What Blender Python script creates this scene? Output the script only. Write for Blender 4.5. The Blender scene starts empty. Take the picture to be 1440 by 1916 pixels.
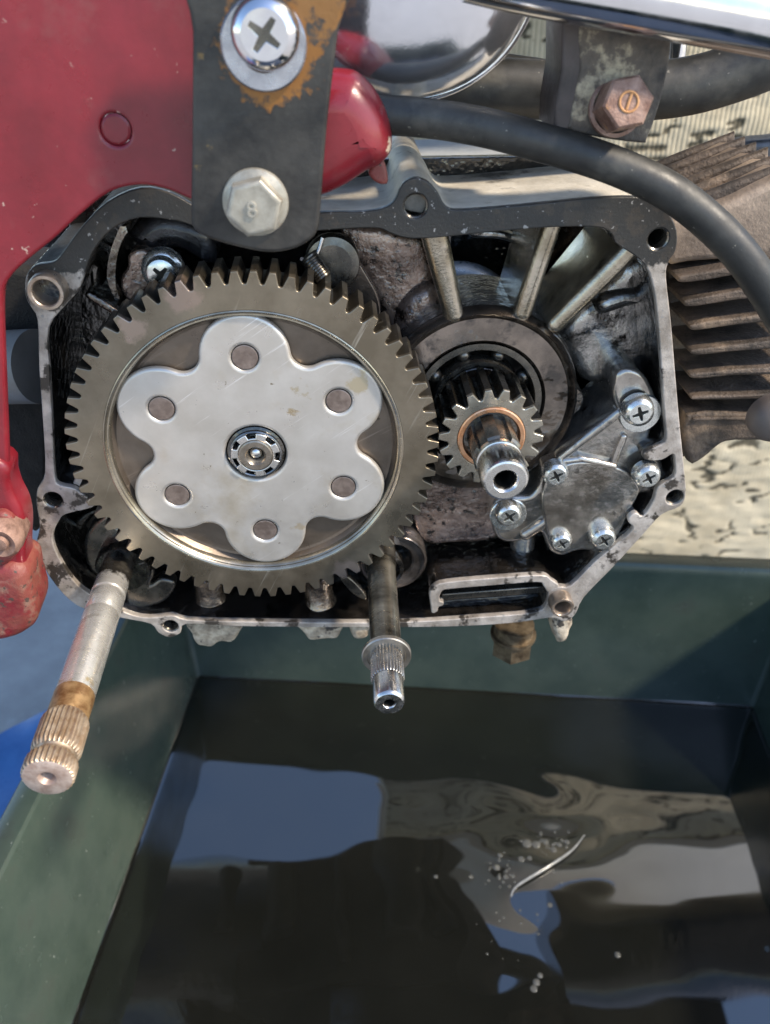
import bpy, bmesh, math, random
import numpy as np
from mathutils import Vector, Matrix, noise as mnoise
random.seed(7)
S = 0.001                     # everything below is in millimetres
sc = bpy.context.scene
COL = sc.collection
PI = math.pi

# ------------------------------------------------------------------ camera, sky, sun, exposure
TH, PS, FPX = math.radians(33.72), math.radians(3.33), 1600.0
CAM = (0.0, -220.0, 420.0)
cam = bpy.data.cameras.new("camera"); camo = bpy.data.objects.new("camera", cam); COL.objects.link(camo)
camo.location = [c*S for c in CAM]
camo.rotation_euler = (PI/2-TH, 0, -PS)
cam.sensor_fit = 'HORIZONTAL'; cam.sensor_width = 36; cam.lens = 36*FPX/1440
cam.clip_start = 0.005; cam.clip_end = 200
cam.dof.use_dof = True; cam.dof.focus_distance = 0.243; cam.dof.aperture_fstop = 22
sc.camera = camo
SUN_TO = Vector((0.64, -0.30, 0.70)).normalized()
sun_el = math.asin(SUN_TO.z); sun_az = math.atan2(SUN_TO.x, SUN_TO.y)
w = bpy.data.worlds.new("World"); sc.world = w; w.use_nodes = True
nt = w.node_tree; nt.nodes.clear()
sky = nt.nodes.new("ShaderNodeTexSky"); sky.sky_type = 'NISHITA'; sky.sun_disc = False
sky.sun_elevation = sun_el; sky.sun_rotation = sun_az; sky.air_density = 1.0; sky.dust_density = 0.6; sky.ozone_density = 1.6
bg = nt.nodes.new("ShaderNodeBackground"); bg.inputs[1].default_value = 0.13
wo = nt.nodes.new("ShaderNodeOutputWorld")
nt.links.new(sky.outputs[0], bg.inputs[0]); nt.links.new(bg.outputs[0], wo.inputs[0])
sl = bpy.data.lights.new("sun", 'SUN'); sl.energy = 2.4; sl.angle = math.radians(5); sl.color = (1, .86, .68)
slo = bpy.data.objects.new("sun", sl); COL.objects.link(slo)
slo.rotation_euler = (-SUN_TO).to_track_quat('-Z', 'Y').to_euler()
sc.view_settings.view_transform = 'Standard'; sc.view_settings.look = 'None'
sc.view_settings.exposure = 1.42; sc.view_settings.gamma = 1
sc.render.engine = 'CYCLES'
sc.cycles.max_bounces = 8; sc.cycles.use_denoising = True
sc.cycles.sample_clamp_indirect = 6

# ------------------------------------------------------------------ photograph pixel -> point of the place
Fv = Vector((math.sin(PS)*math.cos(TH), math.cos(PS)*math.cos(TH), -math.sin(TH)))
Rv = Vector((math.cos(PS), -math.sin(PS), 0)); Uv = Rv.cross(Fv)
def ray(px, py): return Rv*((px-720)/FPX)-Uv*((py-958)/FPX)+Fv
def PY(px, py, y):
    d = ray(px, py); t = (y-CAM[1])/d.y
    return Vector(CAM)+d*t
def PZ(px, py, z):
    d = ray(px, py); t = (z-CAM[2])/d.z
    return Vector(CAM)+d*t
def P2(px, py, y):
    p = PY(px, py, y); return (p.x, p.z)
def poly(pts, y): return [P2(a, b, y) for a, b in pts]
def smooth(pts, n=5, closed=True):
    out = []; N = len(pts); V = [Vector(p) for p in pts]
    for i in range(N if closed else N-1):
        if closed: p0, p1, p2, p3 = V[i-1], V[i], V[(i+1) % N], V[(i+2) % N]
        else: p0, p1, p2, p3 = V[max(i-1, 0)], V[i], V[i+1], V[min(i+2, N-1)]
        for k in range(n):
            t = k/n
            out.append(tuple(.5*((2*p1)+(p2-p0)*t+(2*p0-5*p1+4*p2-p3)*t*t+(3*p1-p0-3*p2+p3)*t**3)))
    if not closed: out.append(tuple(V[-1]))
    return out
def circ(cx, cz, r, n=32, a0=0): return [(cx+r*math.cos(a0+2*PI*i/n), cz+r*math.sin(a0+2*PI*i/n)) for i in range(n)]

# ------------------------------------------------------------------ materials
MATS = {}
def mat(name, c1, c2=None, metal=0.0, rough=.5, rvar=.12, scale=.15, lo=.38, hi=.62, bump=.1, bscale=1.2,
        c3=None, c3s=.5, c3t=.62, c3w=.05, coat=0.0, ior=None, stretch=None, zsplit=None, detail=6, metal3=None, c4=None, c4s=3., c4t=.68, spot=None, wet=None, scr=None):
    if name in MATS: return MATS[name]
    m = bpy.data.materials.new(name); m.use_nodes = True; t = m.node_tree; N = t.nodes; L = t.links
    b = N["Principled BSDF"]
    tc = N.new("ShaderNodeTexCoord"); mp = N.new("ShaderNodeMapping"); mp.inputs['Scale'].default_value = (1000,)*3
    L.new(tc.outputs['Object'], mp.inputs[0])
    vec = mp.outputs[0]
    if stretch:
        mp2 = N.new("ShaderNodeMapping"); mp2.inputs['Scale'].default_value = stretch; L.new(vec, mp2.inputs[0]); vec2 = mp2.outputs[0]
    else: vec2 = vec
    def noise(sc_, v=vec, d=detail, ro=.62):
        n = N.new("ShaderNodeTexNoise"); n.inputs['Scale'].default_value = sc_; n.inputs['Detail'].default_value = d
        n.inputs['Roughness'].default_value = ro; L.new(v, n.inputs[0]); return n.outputs[0]
    def ramp(f, a, b_, ca=(0, 0, 0), cb=(1, 1, 1)):
        r = N.new("ShaderNodeValToRGB"); r.color_ramp.elements[0].position = a; r.color_ramp.elements[1].position = b_
        r.color_ramp.elements[0].color = (*ca, 1); r.color_ramp.elements[1].color = (*cb, 1); L.new(f, r.inputs[0]); return r.outputs[0]
    def mix(f, a, c):
        x = N.new("ShaderNodeMix"); x.data_type = 'RGBA'; L.new(f, x.inputs[0])
        if isinstance(a, tuple): x.inputs[6].default_value = (*a, 1)
        else: L.new(a, x.inputs[6])
        if isinstance(c, tuple): x.inputs[7].default_value = (*c, 1)
        else: L.new(c, x.inputs[7])
        return x.outputs[2]
    f1 = noise(scale, vec2)
    col = ramp(f1, lo, hi, c1, c2 or c1)
    mfac = None
    if zsplit:           # (z in mm of the thing's own space, half width, colour): second colour on one stretch of a part
        sx = N.new("ShaderNodeSeparateXYZ"); L.new(vec, sx.inputs[0])
        nz = noise(.35); ad = N.new("ShaderNodeMath"); ad.operation = 'MULTIPLY_ADD'; L.new(nz, ad.inputs[0]); ad.inputs[1].default_value = zsplit[1]*4
        L.new(sx.outputs[zsplit[3] if len(zsplit) > 3 else 2], ad.inputs[2])
        mr = N.new("ShaderNodeMapRange"); L.new(ad.outputs[0], mr.inputs[0])
        mr.inputs[1].default_value = zsplit[0]+zsplit[1]*2-zsplit[1]*.3; mr.inputs[2].default_value = zsplit[0]+zsplit[1]*2+zsplit[1]*.3
        col = mix(mr.outputs[0], col, zsplit[2]); mfac = mr.outputs[0]
    if c3:
        f3 = ramp(noise(c3s, vec2), c3t, c3t+c3w); col = mix(f3, col, c3)
    if c4:
        f4 = ramp(noise(c4s, vec, 3), c4t, c4t+.03); col = mix(f4, col, c4)
    if scr:              # fine straight scratches (colour, turn, scale, threshold)
        m4 = N.new("ShaderNodeMapping"); m4.inputs['Rotation'].default_value = (0, scr[1], 0); L.new(vec, m4.inputs[0])
        m5 = N.new("ShaderNodeMapping"); m5.inputs['Scale'].default_value = (.05, 1, 1.4); L.new(m4.outputs[0], m5.inputs[0])
        col = mix(ramp(noise(scr[2], m5.outputs[0], 4, .7), scr[3], scr[3]+.08), col, scr[0])
    for sp in (spot or []):      # (centre in mm of the thing's own space, radius, ragged width, colour): a stain round one point
        ds = N.new("ShaderNodeVectorMath"); ds.operation = 'DISTANCE'; L.new(vec, ds.inputs[0]); ds.inputs[1].default_value = sp[0]
        md = N.new("ShaderNodeMath"); md.operation = 'MULTIPLY_ADD'; L.new(noise(sp[4] if len(sp) > 4 else .22), md.inputs[0]); md.inputs[1].default_value = sp[2]*4; L.new(ds.outputs['Value'], md.inputs[2])
        mr = N.new("ShaderNodeMapRange"); L.new(md.outputs[0], mr.inputs[0]); mr.inputs[1].default_value = sp[1]+sp[2]*2.2; mr.inputs[2].default_value = sp[1]+sp[2]*1.8
        col = mix(mr.outputs[0], col, sp[3])
    L.new(col, b.inputs['Base Color'])
    b.inputs['Metallic'].default_value = metal
    if c3 and metal3 is not None:
        mr2 = N.new("ShaderNodeMapRange"); L.new(f3, mr2.inputs[0]); mr2.inputs[3].default_value = metal; mr2.inputs[4].default_value = metal3
        L.new(mr2.outputs[0], b.inputs['Metallic'])
    rr = N.new("ShaderNodeMapRange"); L.new(noise(scale*2.3, vec2), rr.inputs[0]); rr.inputs[1].default_value = .3; rr.inputs[2].default_value = .7
    rr.inputs[3].default_value = max(.02, rough-rvar); rr.inputs[4].default_value = min(1, rough+rvar); L.new(rr.outputs[0], b.inputs['Roughness'])
    if bump:
        bp = N.new("ShaderNodeBump"); bp.inputs['Strength'].default_value = 1; bp.inputs['Distance'].default_value = bump*S
        L.new(noise(bscale, vec2, 5), bp.inputs['Height']); L.new(bp.outputs[0], b.inputs['Normal'])
    if coat:
        b.inputs['Coat Weight'].default_value = coat; b.inputs['Coat Roughness'].default_value = .08
    if wet:              # an oil film lying over the surface in soft swells
        wb = N.new("ShaderNodeBump"); wb.inputs['Distance'].default_value = wet[1]*S
        L.new(noise(wet[0], vec, 2, .5), wb.inputs['Height']); L.new(wb.outputs[0], b.inputs['Coat Normal'])
        b.inputs['Coat Weight'].default_value = 1; b.inputs['Coat Roughness'].default_value = .035; b.inputs['Coat IOR'].default_value = 1.6
    if ior: b.inputs['IOR'].default_value = ior
    MATS[name] = m; return m

M_GEAR = mat("worn_gear_steel", (.165, .138, .10), (.25, .213, .16), .78, .34, .12, .05, bump=.03, bscale=.5, c4=(.12, .102, .075), c4s=.35, c4t=.70, zsplit=(1.2, .5, (.075, .065, .05), 1), scr=((.35, .32, .265), 1.1, .3, .62), spot=[(tuple(PY(345, 560, -6)-Vector((-24.5, -6, 298.5))), 5, 4., (.33, .255, .205), .10), (tuple(PY(250, 610, -6)-Vector((-24.5, -6, 298.5))), 3, 4., (.33, .26, .21), .12), (tuple(PY(655, 1062, -6)-Vector((-24.5, -6, 298.5))), 4, 3.5, (.34, .275, .23), .12), (tuple(PY(560, 520, -6)-Vector((-24.5, -6, 298.5))), 3, 3, (.16, .135, .10), .15)])  # ring and teeth turn darker behind the front face
M_WEB = mat("brown_steel", (.125, .10, .078), (.185, .15, .12), .7, .36, .1, .06, bump=.03, c4=(.075, .06, .045), c4s=.3, c4t=.70, scr=((.23, .19, .155), .5, .35, .60))
M_PLATE = mat("zinc_plate", (.46, .43, .385), (.58, .55, .51), .6, .36, .12, .055, lo=.34, hi=.66, c3=(.43, .37, .275), c3s=.045, c3t=.56, c3w=.2, bump=.03, bscale=.25, c4=(.20, .165, .11), c4s=.42, c4t=.715, scr=((.70, .68, .66), .6, .5, .63), spot=[(tuple(PY(560, 735, -4.6)-Vector((-24.5, -6, 298.5))), 1.4, 3.2, (.41, .345, .235), .3), (tuple(PY(672, 715, -4.6)-Vector((-24.5, -6, 298.5))), 2.2, 3.4, (.44, .38, .27), .25), (tuple(PY(545, 768, -4.6)-Vector((-24.5, -6, 298.5))), 1, 3.2, (.38, .31, .21), .35), (tuple(PY(560, 990, -4.6)-Vector((-24.5, -6, 298.5))), 1.5, 3.4, (.47, .40, .30), .25)])
M_STEEL = mat("bright_steel", (.60, .585, .56), (.72, .70, .67), 1, .25, .08, .3, bump=.01, stretch=(1, .3, 1))
_k0, _kt = PY(220, 1060, 0), PY(88, 1456, -84)
SHB = tuple(_k0.lerp(_kt, 57/84)-Vector(((_k0.x+_kt.x)/2, 0, (_k0.z+_kt.z)/2)))
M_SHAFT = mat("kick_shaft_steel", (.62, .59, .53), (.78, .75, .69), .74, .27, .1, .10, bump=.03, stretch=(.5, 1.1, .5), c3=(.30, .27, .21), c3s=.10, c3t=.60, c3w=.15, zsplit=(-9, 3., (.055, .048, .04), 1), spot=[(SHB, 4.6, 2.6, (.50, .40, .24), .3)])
M_RUSTY = mat("rusty_spline", (.36, .25, .155), (.50, .40, .29), .75, .42, .1, .4, bump=.06)
M_RUSTBAND = mat("orange_rust", (.16, .075, .025), (.40, .25, .115), .5, .36, .1, .25, bump=.03)
M_DARKST = mat("oiled_dark_steel", (.03, .028, .026), (.12, .105, .085), .85, .24, .1, .2, bump=.03, wet=(.3, .4))
M_GUNMETAL = mat("oiled_grey_steel", (.09, .087, .08), (.21, .19, .16), .9, .28, .1, .12, bump=.02)
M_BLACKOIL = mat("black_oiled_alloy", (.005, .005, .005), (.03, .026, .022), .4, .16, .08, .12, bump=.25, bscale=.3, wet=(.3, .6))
M_CAST = mat("oily_cast_alloy", (.045, .036, .028), (.30, .25, .20), .9, .2, .1, .11, lo=.38, hi=.66, bump=.45, bscale=.30, c3=(.01, .008, .007), c3s=.12, c3t=.56, c3w=.1, wet=(.35, 1.0))
M_CASTL = mat("pale_cast_alloy", (.17, .158, .145), (.56, .53, .49), .85, .2, .1, .07, bump=.35, bscale=.28, c3=(.014, .012, .01), c3s=.11, c3t=.555, c3w=.07, wet=(.3, .9))
M_CASTR = mat("reddish_cast_alloy", (.13, .085, .065), (.36, .26, .21), .6, .24, .12, .12, bump=.25, bscale=.6, c3=(.022, .016, .013), c3s=.28, c3t=.55, c3w=.07, wet=(.45, .9))
M_PUMP = mat("pump_alloy", (.22, .195, .165), (.50, .455, .40), .8, .2, .1, .08, bump=.1, bscale=.5, c3=(.03, .026, .022), c3s=.10, c3t=.60, c3w=.08, wet=(.2, .7))
M_SCREW = mat("zinc_screw", (.62, .63, .60), (.78, .78, .74), .9, .24, .08, .4, bump=.03)
M_HOLE = mat("black_recess", (.01, .01, .01), (.03, .027, .022), .4, .4, .1, .5, bump=.05)
M_COPPER = mat("copper_washer", (.62, .30, .15), (.72, .42, .25), .9, .32, .1, .3, bump=.03)
M_FLANGE = mat("gasket_face", (.50, .465, .44), (.62, .585, .555), .3, .5, .12, .2, bump=.06, bscale=2.,
               zsplit=None, c3=(.07, .062, .055), c3s=.16, c3t=.595, c3w=.02)
M_OUTER = mat("grimy_case_outside", (.40, .365, .30), (.60, .555, .47), .1, .6, .1, .05, bump=.25, bscale=.6, c3=(.10, .09, .075), c3s=.06, c3t=.57, c3w=.1)
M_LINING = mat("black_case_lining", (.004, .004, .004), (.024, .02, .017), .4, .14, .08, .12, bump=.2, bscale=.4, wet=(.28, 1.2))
M_RED = mat("red_paint", (.15, .008, .014), (.215, .013, .022), 0, .33, .1, .05, bump=.06, bscale=.4, coat=.2, c3=(.20, .05, .048), c3s=.045, c3t=.56, c3w=.16, c4=(.42, .27, .22), c4s=.28, c4t=.70)
M_REDRUST = mat("red_paint_rusted", (.16, .010, .015), (.20, .055, .04), 0, .5, .12, .12, bump=.3, bscale=.6, c3=(.22, .125, .09), c3s=.17, c3t=.53, c3w=.15, c4=(.07, .045, .035), c4s=.35, c4t=.62)
M_STRAP = mat("black_strap_steel", (.018, .018, .018), (.055, .052, .046), .2, .42, .12, .09, bump=.08, bscale=.8,
              c3=(.36, .17, .035), c3s=.10, c3t=.585, c3w=.07, zsplit=None)
M_STRAPRUST = mat("rust_stain", (.33, .13, .03), (.52, .27, .05), 0, .7, .1, .25, bump=.15)
M_BOLT = mat("dull_zinc_bolt", (.27, .25, .205), (.40, .375, .315), .45, .42, .1, .2, bump=.06, c3=(.33, .22, .13), c3s=.25, c3t=.63, c3w=.1)
M_CHROME = mat("chrome", (.70, .70, .72), (.78, .78, .80), 1, .14, .06, .1, bump=.02, bscale=.1, c3=(.3, .28, .27), c3s=.14, c3t=.70, c3w=.05)
M_CHROMED = mat("hazed_chrome", (.66, .67, .71), (.76, .77, .81), .92, .15, .07, .05, bump=.05, bscale=.3, c3=(.40, .40, .44), c3s=.09, c3t=.60, c3w=.05, c4=(.25, .24, .24), c4s=.5, c4t=.72)
M_RUBBER = mat("black_rubber", (.014, .014, .013), (.034, .033, .029), 0, .50, .12, .1, bump=.06, bscale=.7, c3=(.085, .08, .066), c3s=.06, c3t=.56, c3w=.2, c4=(.16, .15, .125), c4s=.5, c4t=.70)
M_RUSTBOLT = mat("rusty_bolt", (.15, .08, .058), (.30, .195, .15), .3, .55, .1, .25, bump=.25, c3=(.42, .21, .07), c3s=.2, c3t=.60, c3w=.1)
M_BRKT = mat("rusted_black_bracket", (.035, .03, .027), (.13, .105, .08), .2, .6, .1, .12, bump=.25, c3=(.42, .36, .25), c3s=.12, c3t=.57, c3w=.1)
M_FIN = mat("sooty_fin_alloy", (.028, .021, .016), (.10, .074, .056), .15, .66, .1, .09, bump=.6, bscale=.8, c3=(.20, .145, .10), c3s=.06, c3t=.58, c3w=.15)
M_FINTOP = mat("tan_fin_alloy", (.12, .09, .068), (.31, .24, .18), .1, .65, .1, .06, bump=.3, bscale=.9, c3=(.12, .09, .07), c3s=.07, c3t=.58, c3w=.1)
M_PAN = mat("green_pan_plastic", (.034, .051, .041), (.050, .070, .056), 0, .22, .07, .03, bump=.06, bscale=.8, c3=(.044, .056, .046), c3s=.03, c3t=.56, c3w=.12, c4=(.34, .37, .34), c4s=.45, c4t=.72)
M_OIL = mat("used_engine_oil", (.006, .0065, .0055), (.009, .0095, .008), 0, .02, .01, .01, bump=0, ior=2.2)
M_FILM = mat("pale_film", (.20, .21, .21), (.30, .31, .31), 0, .15, .05, .2, bump=.02)
M_BUBBLE = mat("clear_bubble", (.40, .41, .39), (.5, .51, .48), 0, .12, .05, .2, bump=0, ior=1.25)
M_BUBBLE.node_tree.nodes["Principled BSDF"].inputs['Transmission Weight'].default_value = .82
M_CONC = mat("grey_concrete", (.28, .28, .275), (.39, .39, .38), 0, .8, .1, .015, bump=.4, bscale=.3, c3=(.45, .46, .47), c3s=.02, c3t=.6, c3w=.15)
M_BLUE = mat("blue_plastic_sheet", (.035, .13, .36), (.06, .19, .46), 0, .35, .08, .03, bump=.4, bscale=.08)
M_GREYTUBE = mat("grey_tube_paint", (.19, .19, .185), (.25, .25, .24), .1, .5, .1, .06, bump=.03)
M_WHITE = mat("mirrored_sky_white", (.72, .72, .71), (.80, .80, .79), 0, .5, .1, .02, bump=.02)
M_LUMP = mat("crusty_tan_casting", (.20, .16, .115), (.50, .43, .33), .1, .75, .1, .25, bump=.5, bscale=.6, c3=(.04, .035, .03), c3s=.2, c3t=.56, c3w=.06)
M_BRASS = mat("oily_brown_boss", (.06, .04, .026), (.30, .22, .155), .7, .2, .1, .2, bump=.4, bscale=.4, wet=(.4, .8))
M_KNOB = mat("brown_rubber", (.085, .068, .06), (.10, .082, .072), 0, .55, .05, .1, bump=.02)
M_DRAIN = mat("brassy_drain_plug", (.075, .055, .035), (.22, .17, .11), .6, .35, .1, .2, bump=.1)

# ------------------------------------------------------------------ object helpers
def thing(name, label, cat, loc=(0, 0, 0), group=None):
    o = bpy.data.objects.new(name, None); COL.objects.link(o); o.empty_display_size = .01
    o.location = [c*S for c in loc]; o["label"] = label; o["category"] = cat; o["kind"] = "thing"
    if group: o["group"] = group
    return o
def tag(o, label, cat, kind="thing", group=None):
    o["label"] = label; o["category"] = cat; o["kind"] = kind
    if group: o["group"] = group
    return o
class MB:
    def __init__(s): s.v = []; s.f = []; s.m = []
    def add(s, vs, fs, mi=0):
        k = len(s.v); s.v += [tuple(v) for v in vs]; s.f += [tuple(i+k for i in f) for f in fs]
        s.m += (mi if isinstance(mi, list) else [mi]*len(fs)); return s
    def join(s, o, mi=None, M=None):
        vs = o.v if M is None else [tuple(M @ Vector(v)) for v in o.v]
        return s.add(vs, o.f, list(o.m) if mi is None else mi)
    def shift(s, dy): s.v = [(v[0], v[1]+dy, v[2]) for v in s.v]; return s
    def build(s, name, mats, parent=None, ang=38, label=None, origin=None):
        mats = mats if isinstance(mats, (list, tuple)) else [mats]
        me = bpy.data.meshes.new(name)
        wo_ = Vector(origin) if origin is not None else Vector((0, 0, 0))
        if parent is not None:
            p = parent; off = Vector((0, 0, 0))
            while p is not None: off += Vector(p.location)/S; p = p.parent
        else: off = wo_
        me.from_pydata([((v[0]-off.x)*S, (v[1]-off.y)*S, (v[2]-off.z)*S) for v in s.v], [], s.f)
        for m in mats: me.materials.append(m)
        me.polygons.foreach_set("material_index", s.m)
        bm = bmesh.new(); bm.from_mesh(me); bmesh.ops.remove_doubles(bm, verts=bm.verts, dist=2e-6)
        bmesh.ops.recalc_face_normals(bm, faces=bm.faces); bm.to_mesh(me); bm.free()
        me.shade_smooth(); me.set_sharp_from_angle(angle=math.radians(ang))
        for p in me.polygons:
            if abs(p.normal.y) > .9997: p.use_smooth = False      # flat caps keep their true normal
        me.update()
        o = bpy.data.objects.new(name, me); COL.objects.link(o)
        if parent is not None: o.parent = parent
        else: o.location = off*S
        if label: o["label"] = label
        return o
def prism(outer, holes=(), y0=0., y1=1., bev=.3, bres=2):
    """plate with outline in (x, z), front face at y0 (towards the camera), back face at y1"""
    cu = bpy.data.curves.new("c", 'CURVE'); cu.dimensions = '2D'; cu.fill_mode = 'BOTH'
    for ring in (outer, *holes):
        sp = cu.splines.new('POLY'); sp.points.add(len(ring)-1); sp.use_cyclic_u = True
        for p, q in zip(sp.points, ring): p.co = (q[0], q[1], 0, 1)
    th = (y1-y0)/2; bev = min(bev, th*.98)
    cu.bevel_depth = bev; cu.bevel_resolution = bres; cu.extrude = max(th-bev, 0); cu.offset = -bev
    o = bpy.data.objects.new("c", cu); me = bpy.data.meshes.new_from_object(o)
    yc = (y0+y1)/2; mb = MB()
    mb.add([(v.co.x, yc-v.co.z, v.co.y) for v in me.vertices], [tuple(p.vertices) for p in me.polygons])
    bpy.data.objects.remove(o); bpy.data.curves.remove(cu); bpy.data.meshes.remove(me)
    return mb
def lathe(c, prof, n=48, rfun=None, axis=None, mi=0, mis=None):
    """revolve [(r, y)] about a line along y through c=(x, z) (or along 'axis' from point c=(x,y,z))"""
    mb = MB(); vs = []
    if axis is not None:
        ax = Vector(axis).normalized(); u = ax.orthogonal().normalized(); wv = ax.cross(u)
    for j, (r, y) in enumerate(prof):
        for i in range(n):
            a = 2*PI*i/n; rr = rfun(a, j, r) if rfun else r
            if axis is None: vs.append((c[0]+rr*math.cos(a), y, c[1]+rr*math.sin(a)))
            else: vs.append(tuple(Vector(c)+ax*y+u*(rr*math.cos(a))+wv*(rr*math.sin(a))))
    fs = []; ms = []
    for j in range(len(prof)-1):
        for i in range(n):
            fs.append((j*n+i, j*n+(i+1) % n, (j+1)*n+(i+1) % n, (j+1)*n+i)); ms.append(mis[j] if mis else mi)
    if prof[0][0] > 1e-6 and False: pass
    mb.add(vs, fs, ms); return mb
def tube(path, rad, n=20, caps=True):
    V = [Vector(p) for p in path]; mb = MB(); vs = []; up = Vector((0.1, 1, .2)).normalized(); N = len(V)
    for i, p in enumerate(V):
        t = (V[min(i+1, N-1)]-V[max(i-1, 0)]).normalized(); u = (up-t*up.dot(t)).normalized(); up = u; wv = t.cross(u)
        r = rad[i] if isinstance(rad, (list, tuple)) else rad
        vs += [tuple(p+u*(r*math.cos(2*PI*k/n))+wv*(r*math.sin(2*PI*k/n))) for k in range(n)]
    fs = [(i*n+k, i*n+(k+1) % n, (i+1)*n+(k+1) % n, (i+1)*n+k) for i in range(N-1) for k in range(n)]
    if caps: fs += [tuple(range(n)), tuple((N-1)*n+k for k in range(n))]
    return mb.add(vs, fs)
def box(a, b, bev=0):
    x0, y0, z0 = a; x1, y1, z1 = b
    return prism([(x0, z0), (x1, z0), (x1, z1), (x0, z1)], (), y0, y1, bev)
def rough_up(mb, amp, sc_, seed=0):
    for i, v in enumerate(mb.v):
        q = Vector(v)*sc_+Vector((seed, seed*2, seed*3)); d = mnoise.noise_vector(q)
        mb.v[i] = (v[0]+d.x*amp, v[1]+d.y*amp, v[2]+d.z*amp)
    return mb
def cross_ring(cx, cz, r, w_, rot, taper=.75):
    pts = []
    for k in range(4):
        a = rot+k*PI/2; u = Vector((math.cos(a), math.sin(a))); v = Vector((-u.y, u.x))
        pts += [u*(w_*1.5)-v*w_*1.1, u*r-v*w_*taper, u*r+v*w_*taper]
        pts += [u*(w_*1.5)+v*w_*1.1] if False else []
        b = (u+v)*w_*1.25; pts.append(b)
    return [(cx+p.x, cz+p.y) for p in pts]
def screw(name, parent, px, py, y, R, h, rot, lab=None, floor=None):
    """round headed cross-recess screw: the top of the head sits at depth y, its base h deeper"""
    c = P2(px, py, y)
    mb = lathe(c, [(R*1.0, y+h), (R*1.0, y+h*.62), (R*.97, y+h*.42), (R*.88, y+h*.18), (R*.72, y+h*.03), (R*.68, y)], 36)
    mb.join(prism(circ(*c, R*.685, 36), [cross_ring(*c, R*.50, R*.10, rot)], y, y+.9, .08, 1))
    mb.join(lathe(c, [(0, y+1.0), (R*.66, y+.95)], 16), 1)
    return mb.build(name, [M_SCREW, floor or M_HOLE], parent, label=lab)
def hexpts(cx, cz, r, rot=0): return circ(cx, cz, r, 6, rot)
def text_mb(txt, size, c, y, rot=0, depth=.25):
    cu = bpy.data.curves.new("t", 'FONT'); cu.body = txt; cu.size = size; cu.align_x = 'CENTER'; cu.align_y = 'CENTER'
    cu.extrude = depth; cu.bevel_depth = .08; cu.bevel_resolution = 1
    o = bpy.data.objects.new("t", cu); me = bpy.data.meshes.new_from_object(o); mb = MB(); cr, sr = math.cos(rot), math.sin(rot)
    mb.add([(c[0]+v.co.x*cr-v.co.y*sr, y-v.co.z, c[1]+v.co.x*sr+v.co.y*cr) for v in me.vertices], [tuple(p.vertices) for p in me.polygons])
    bpy.data.objects.remove(o); bpy.data.curves.remove(cu); bpy.data.meshes.remove(me); return mb
def capsule(p, q, r0, r1, n=10):
    p, q = Vector(p), Vector(q); a = math.atan2(q.y-p.y, q.x-p.x); out = []
    for k in range(n+1): b = a+PI/2+PI*k/n; out.append((p.x+r0*math.cos(b), p.y+r0*math.sin(b)))
    for k in range(n+1): b = a-PI/2+PI*k/n; out.append((q.x+r1*math.cos(b), q.y+r1*math.sin(b)))
    return out

# ================================================================== THE SETTING
g = MB(); g.add([(-30000, -30000, 0), (30000, -30000, 0), (30000, 30000, 0), (-30000, 30000, 0)], [(0, 1, 2, 3)])
go = g.build("ground", M_CONC); go["kind"] = "structure"; go["label"] = "pale grey concrete floor under the green pan"

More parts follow.
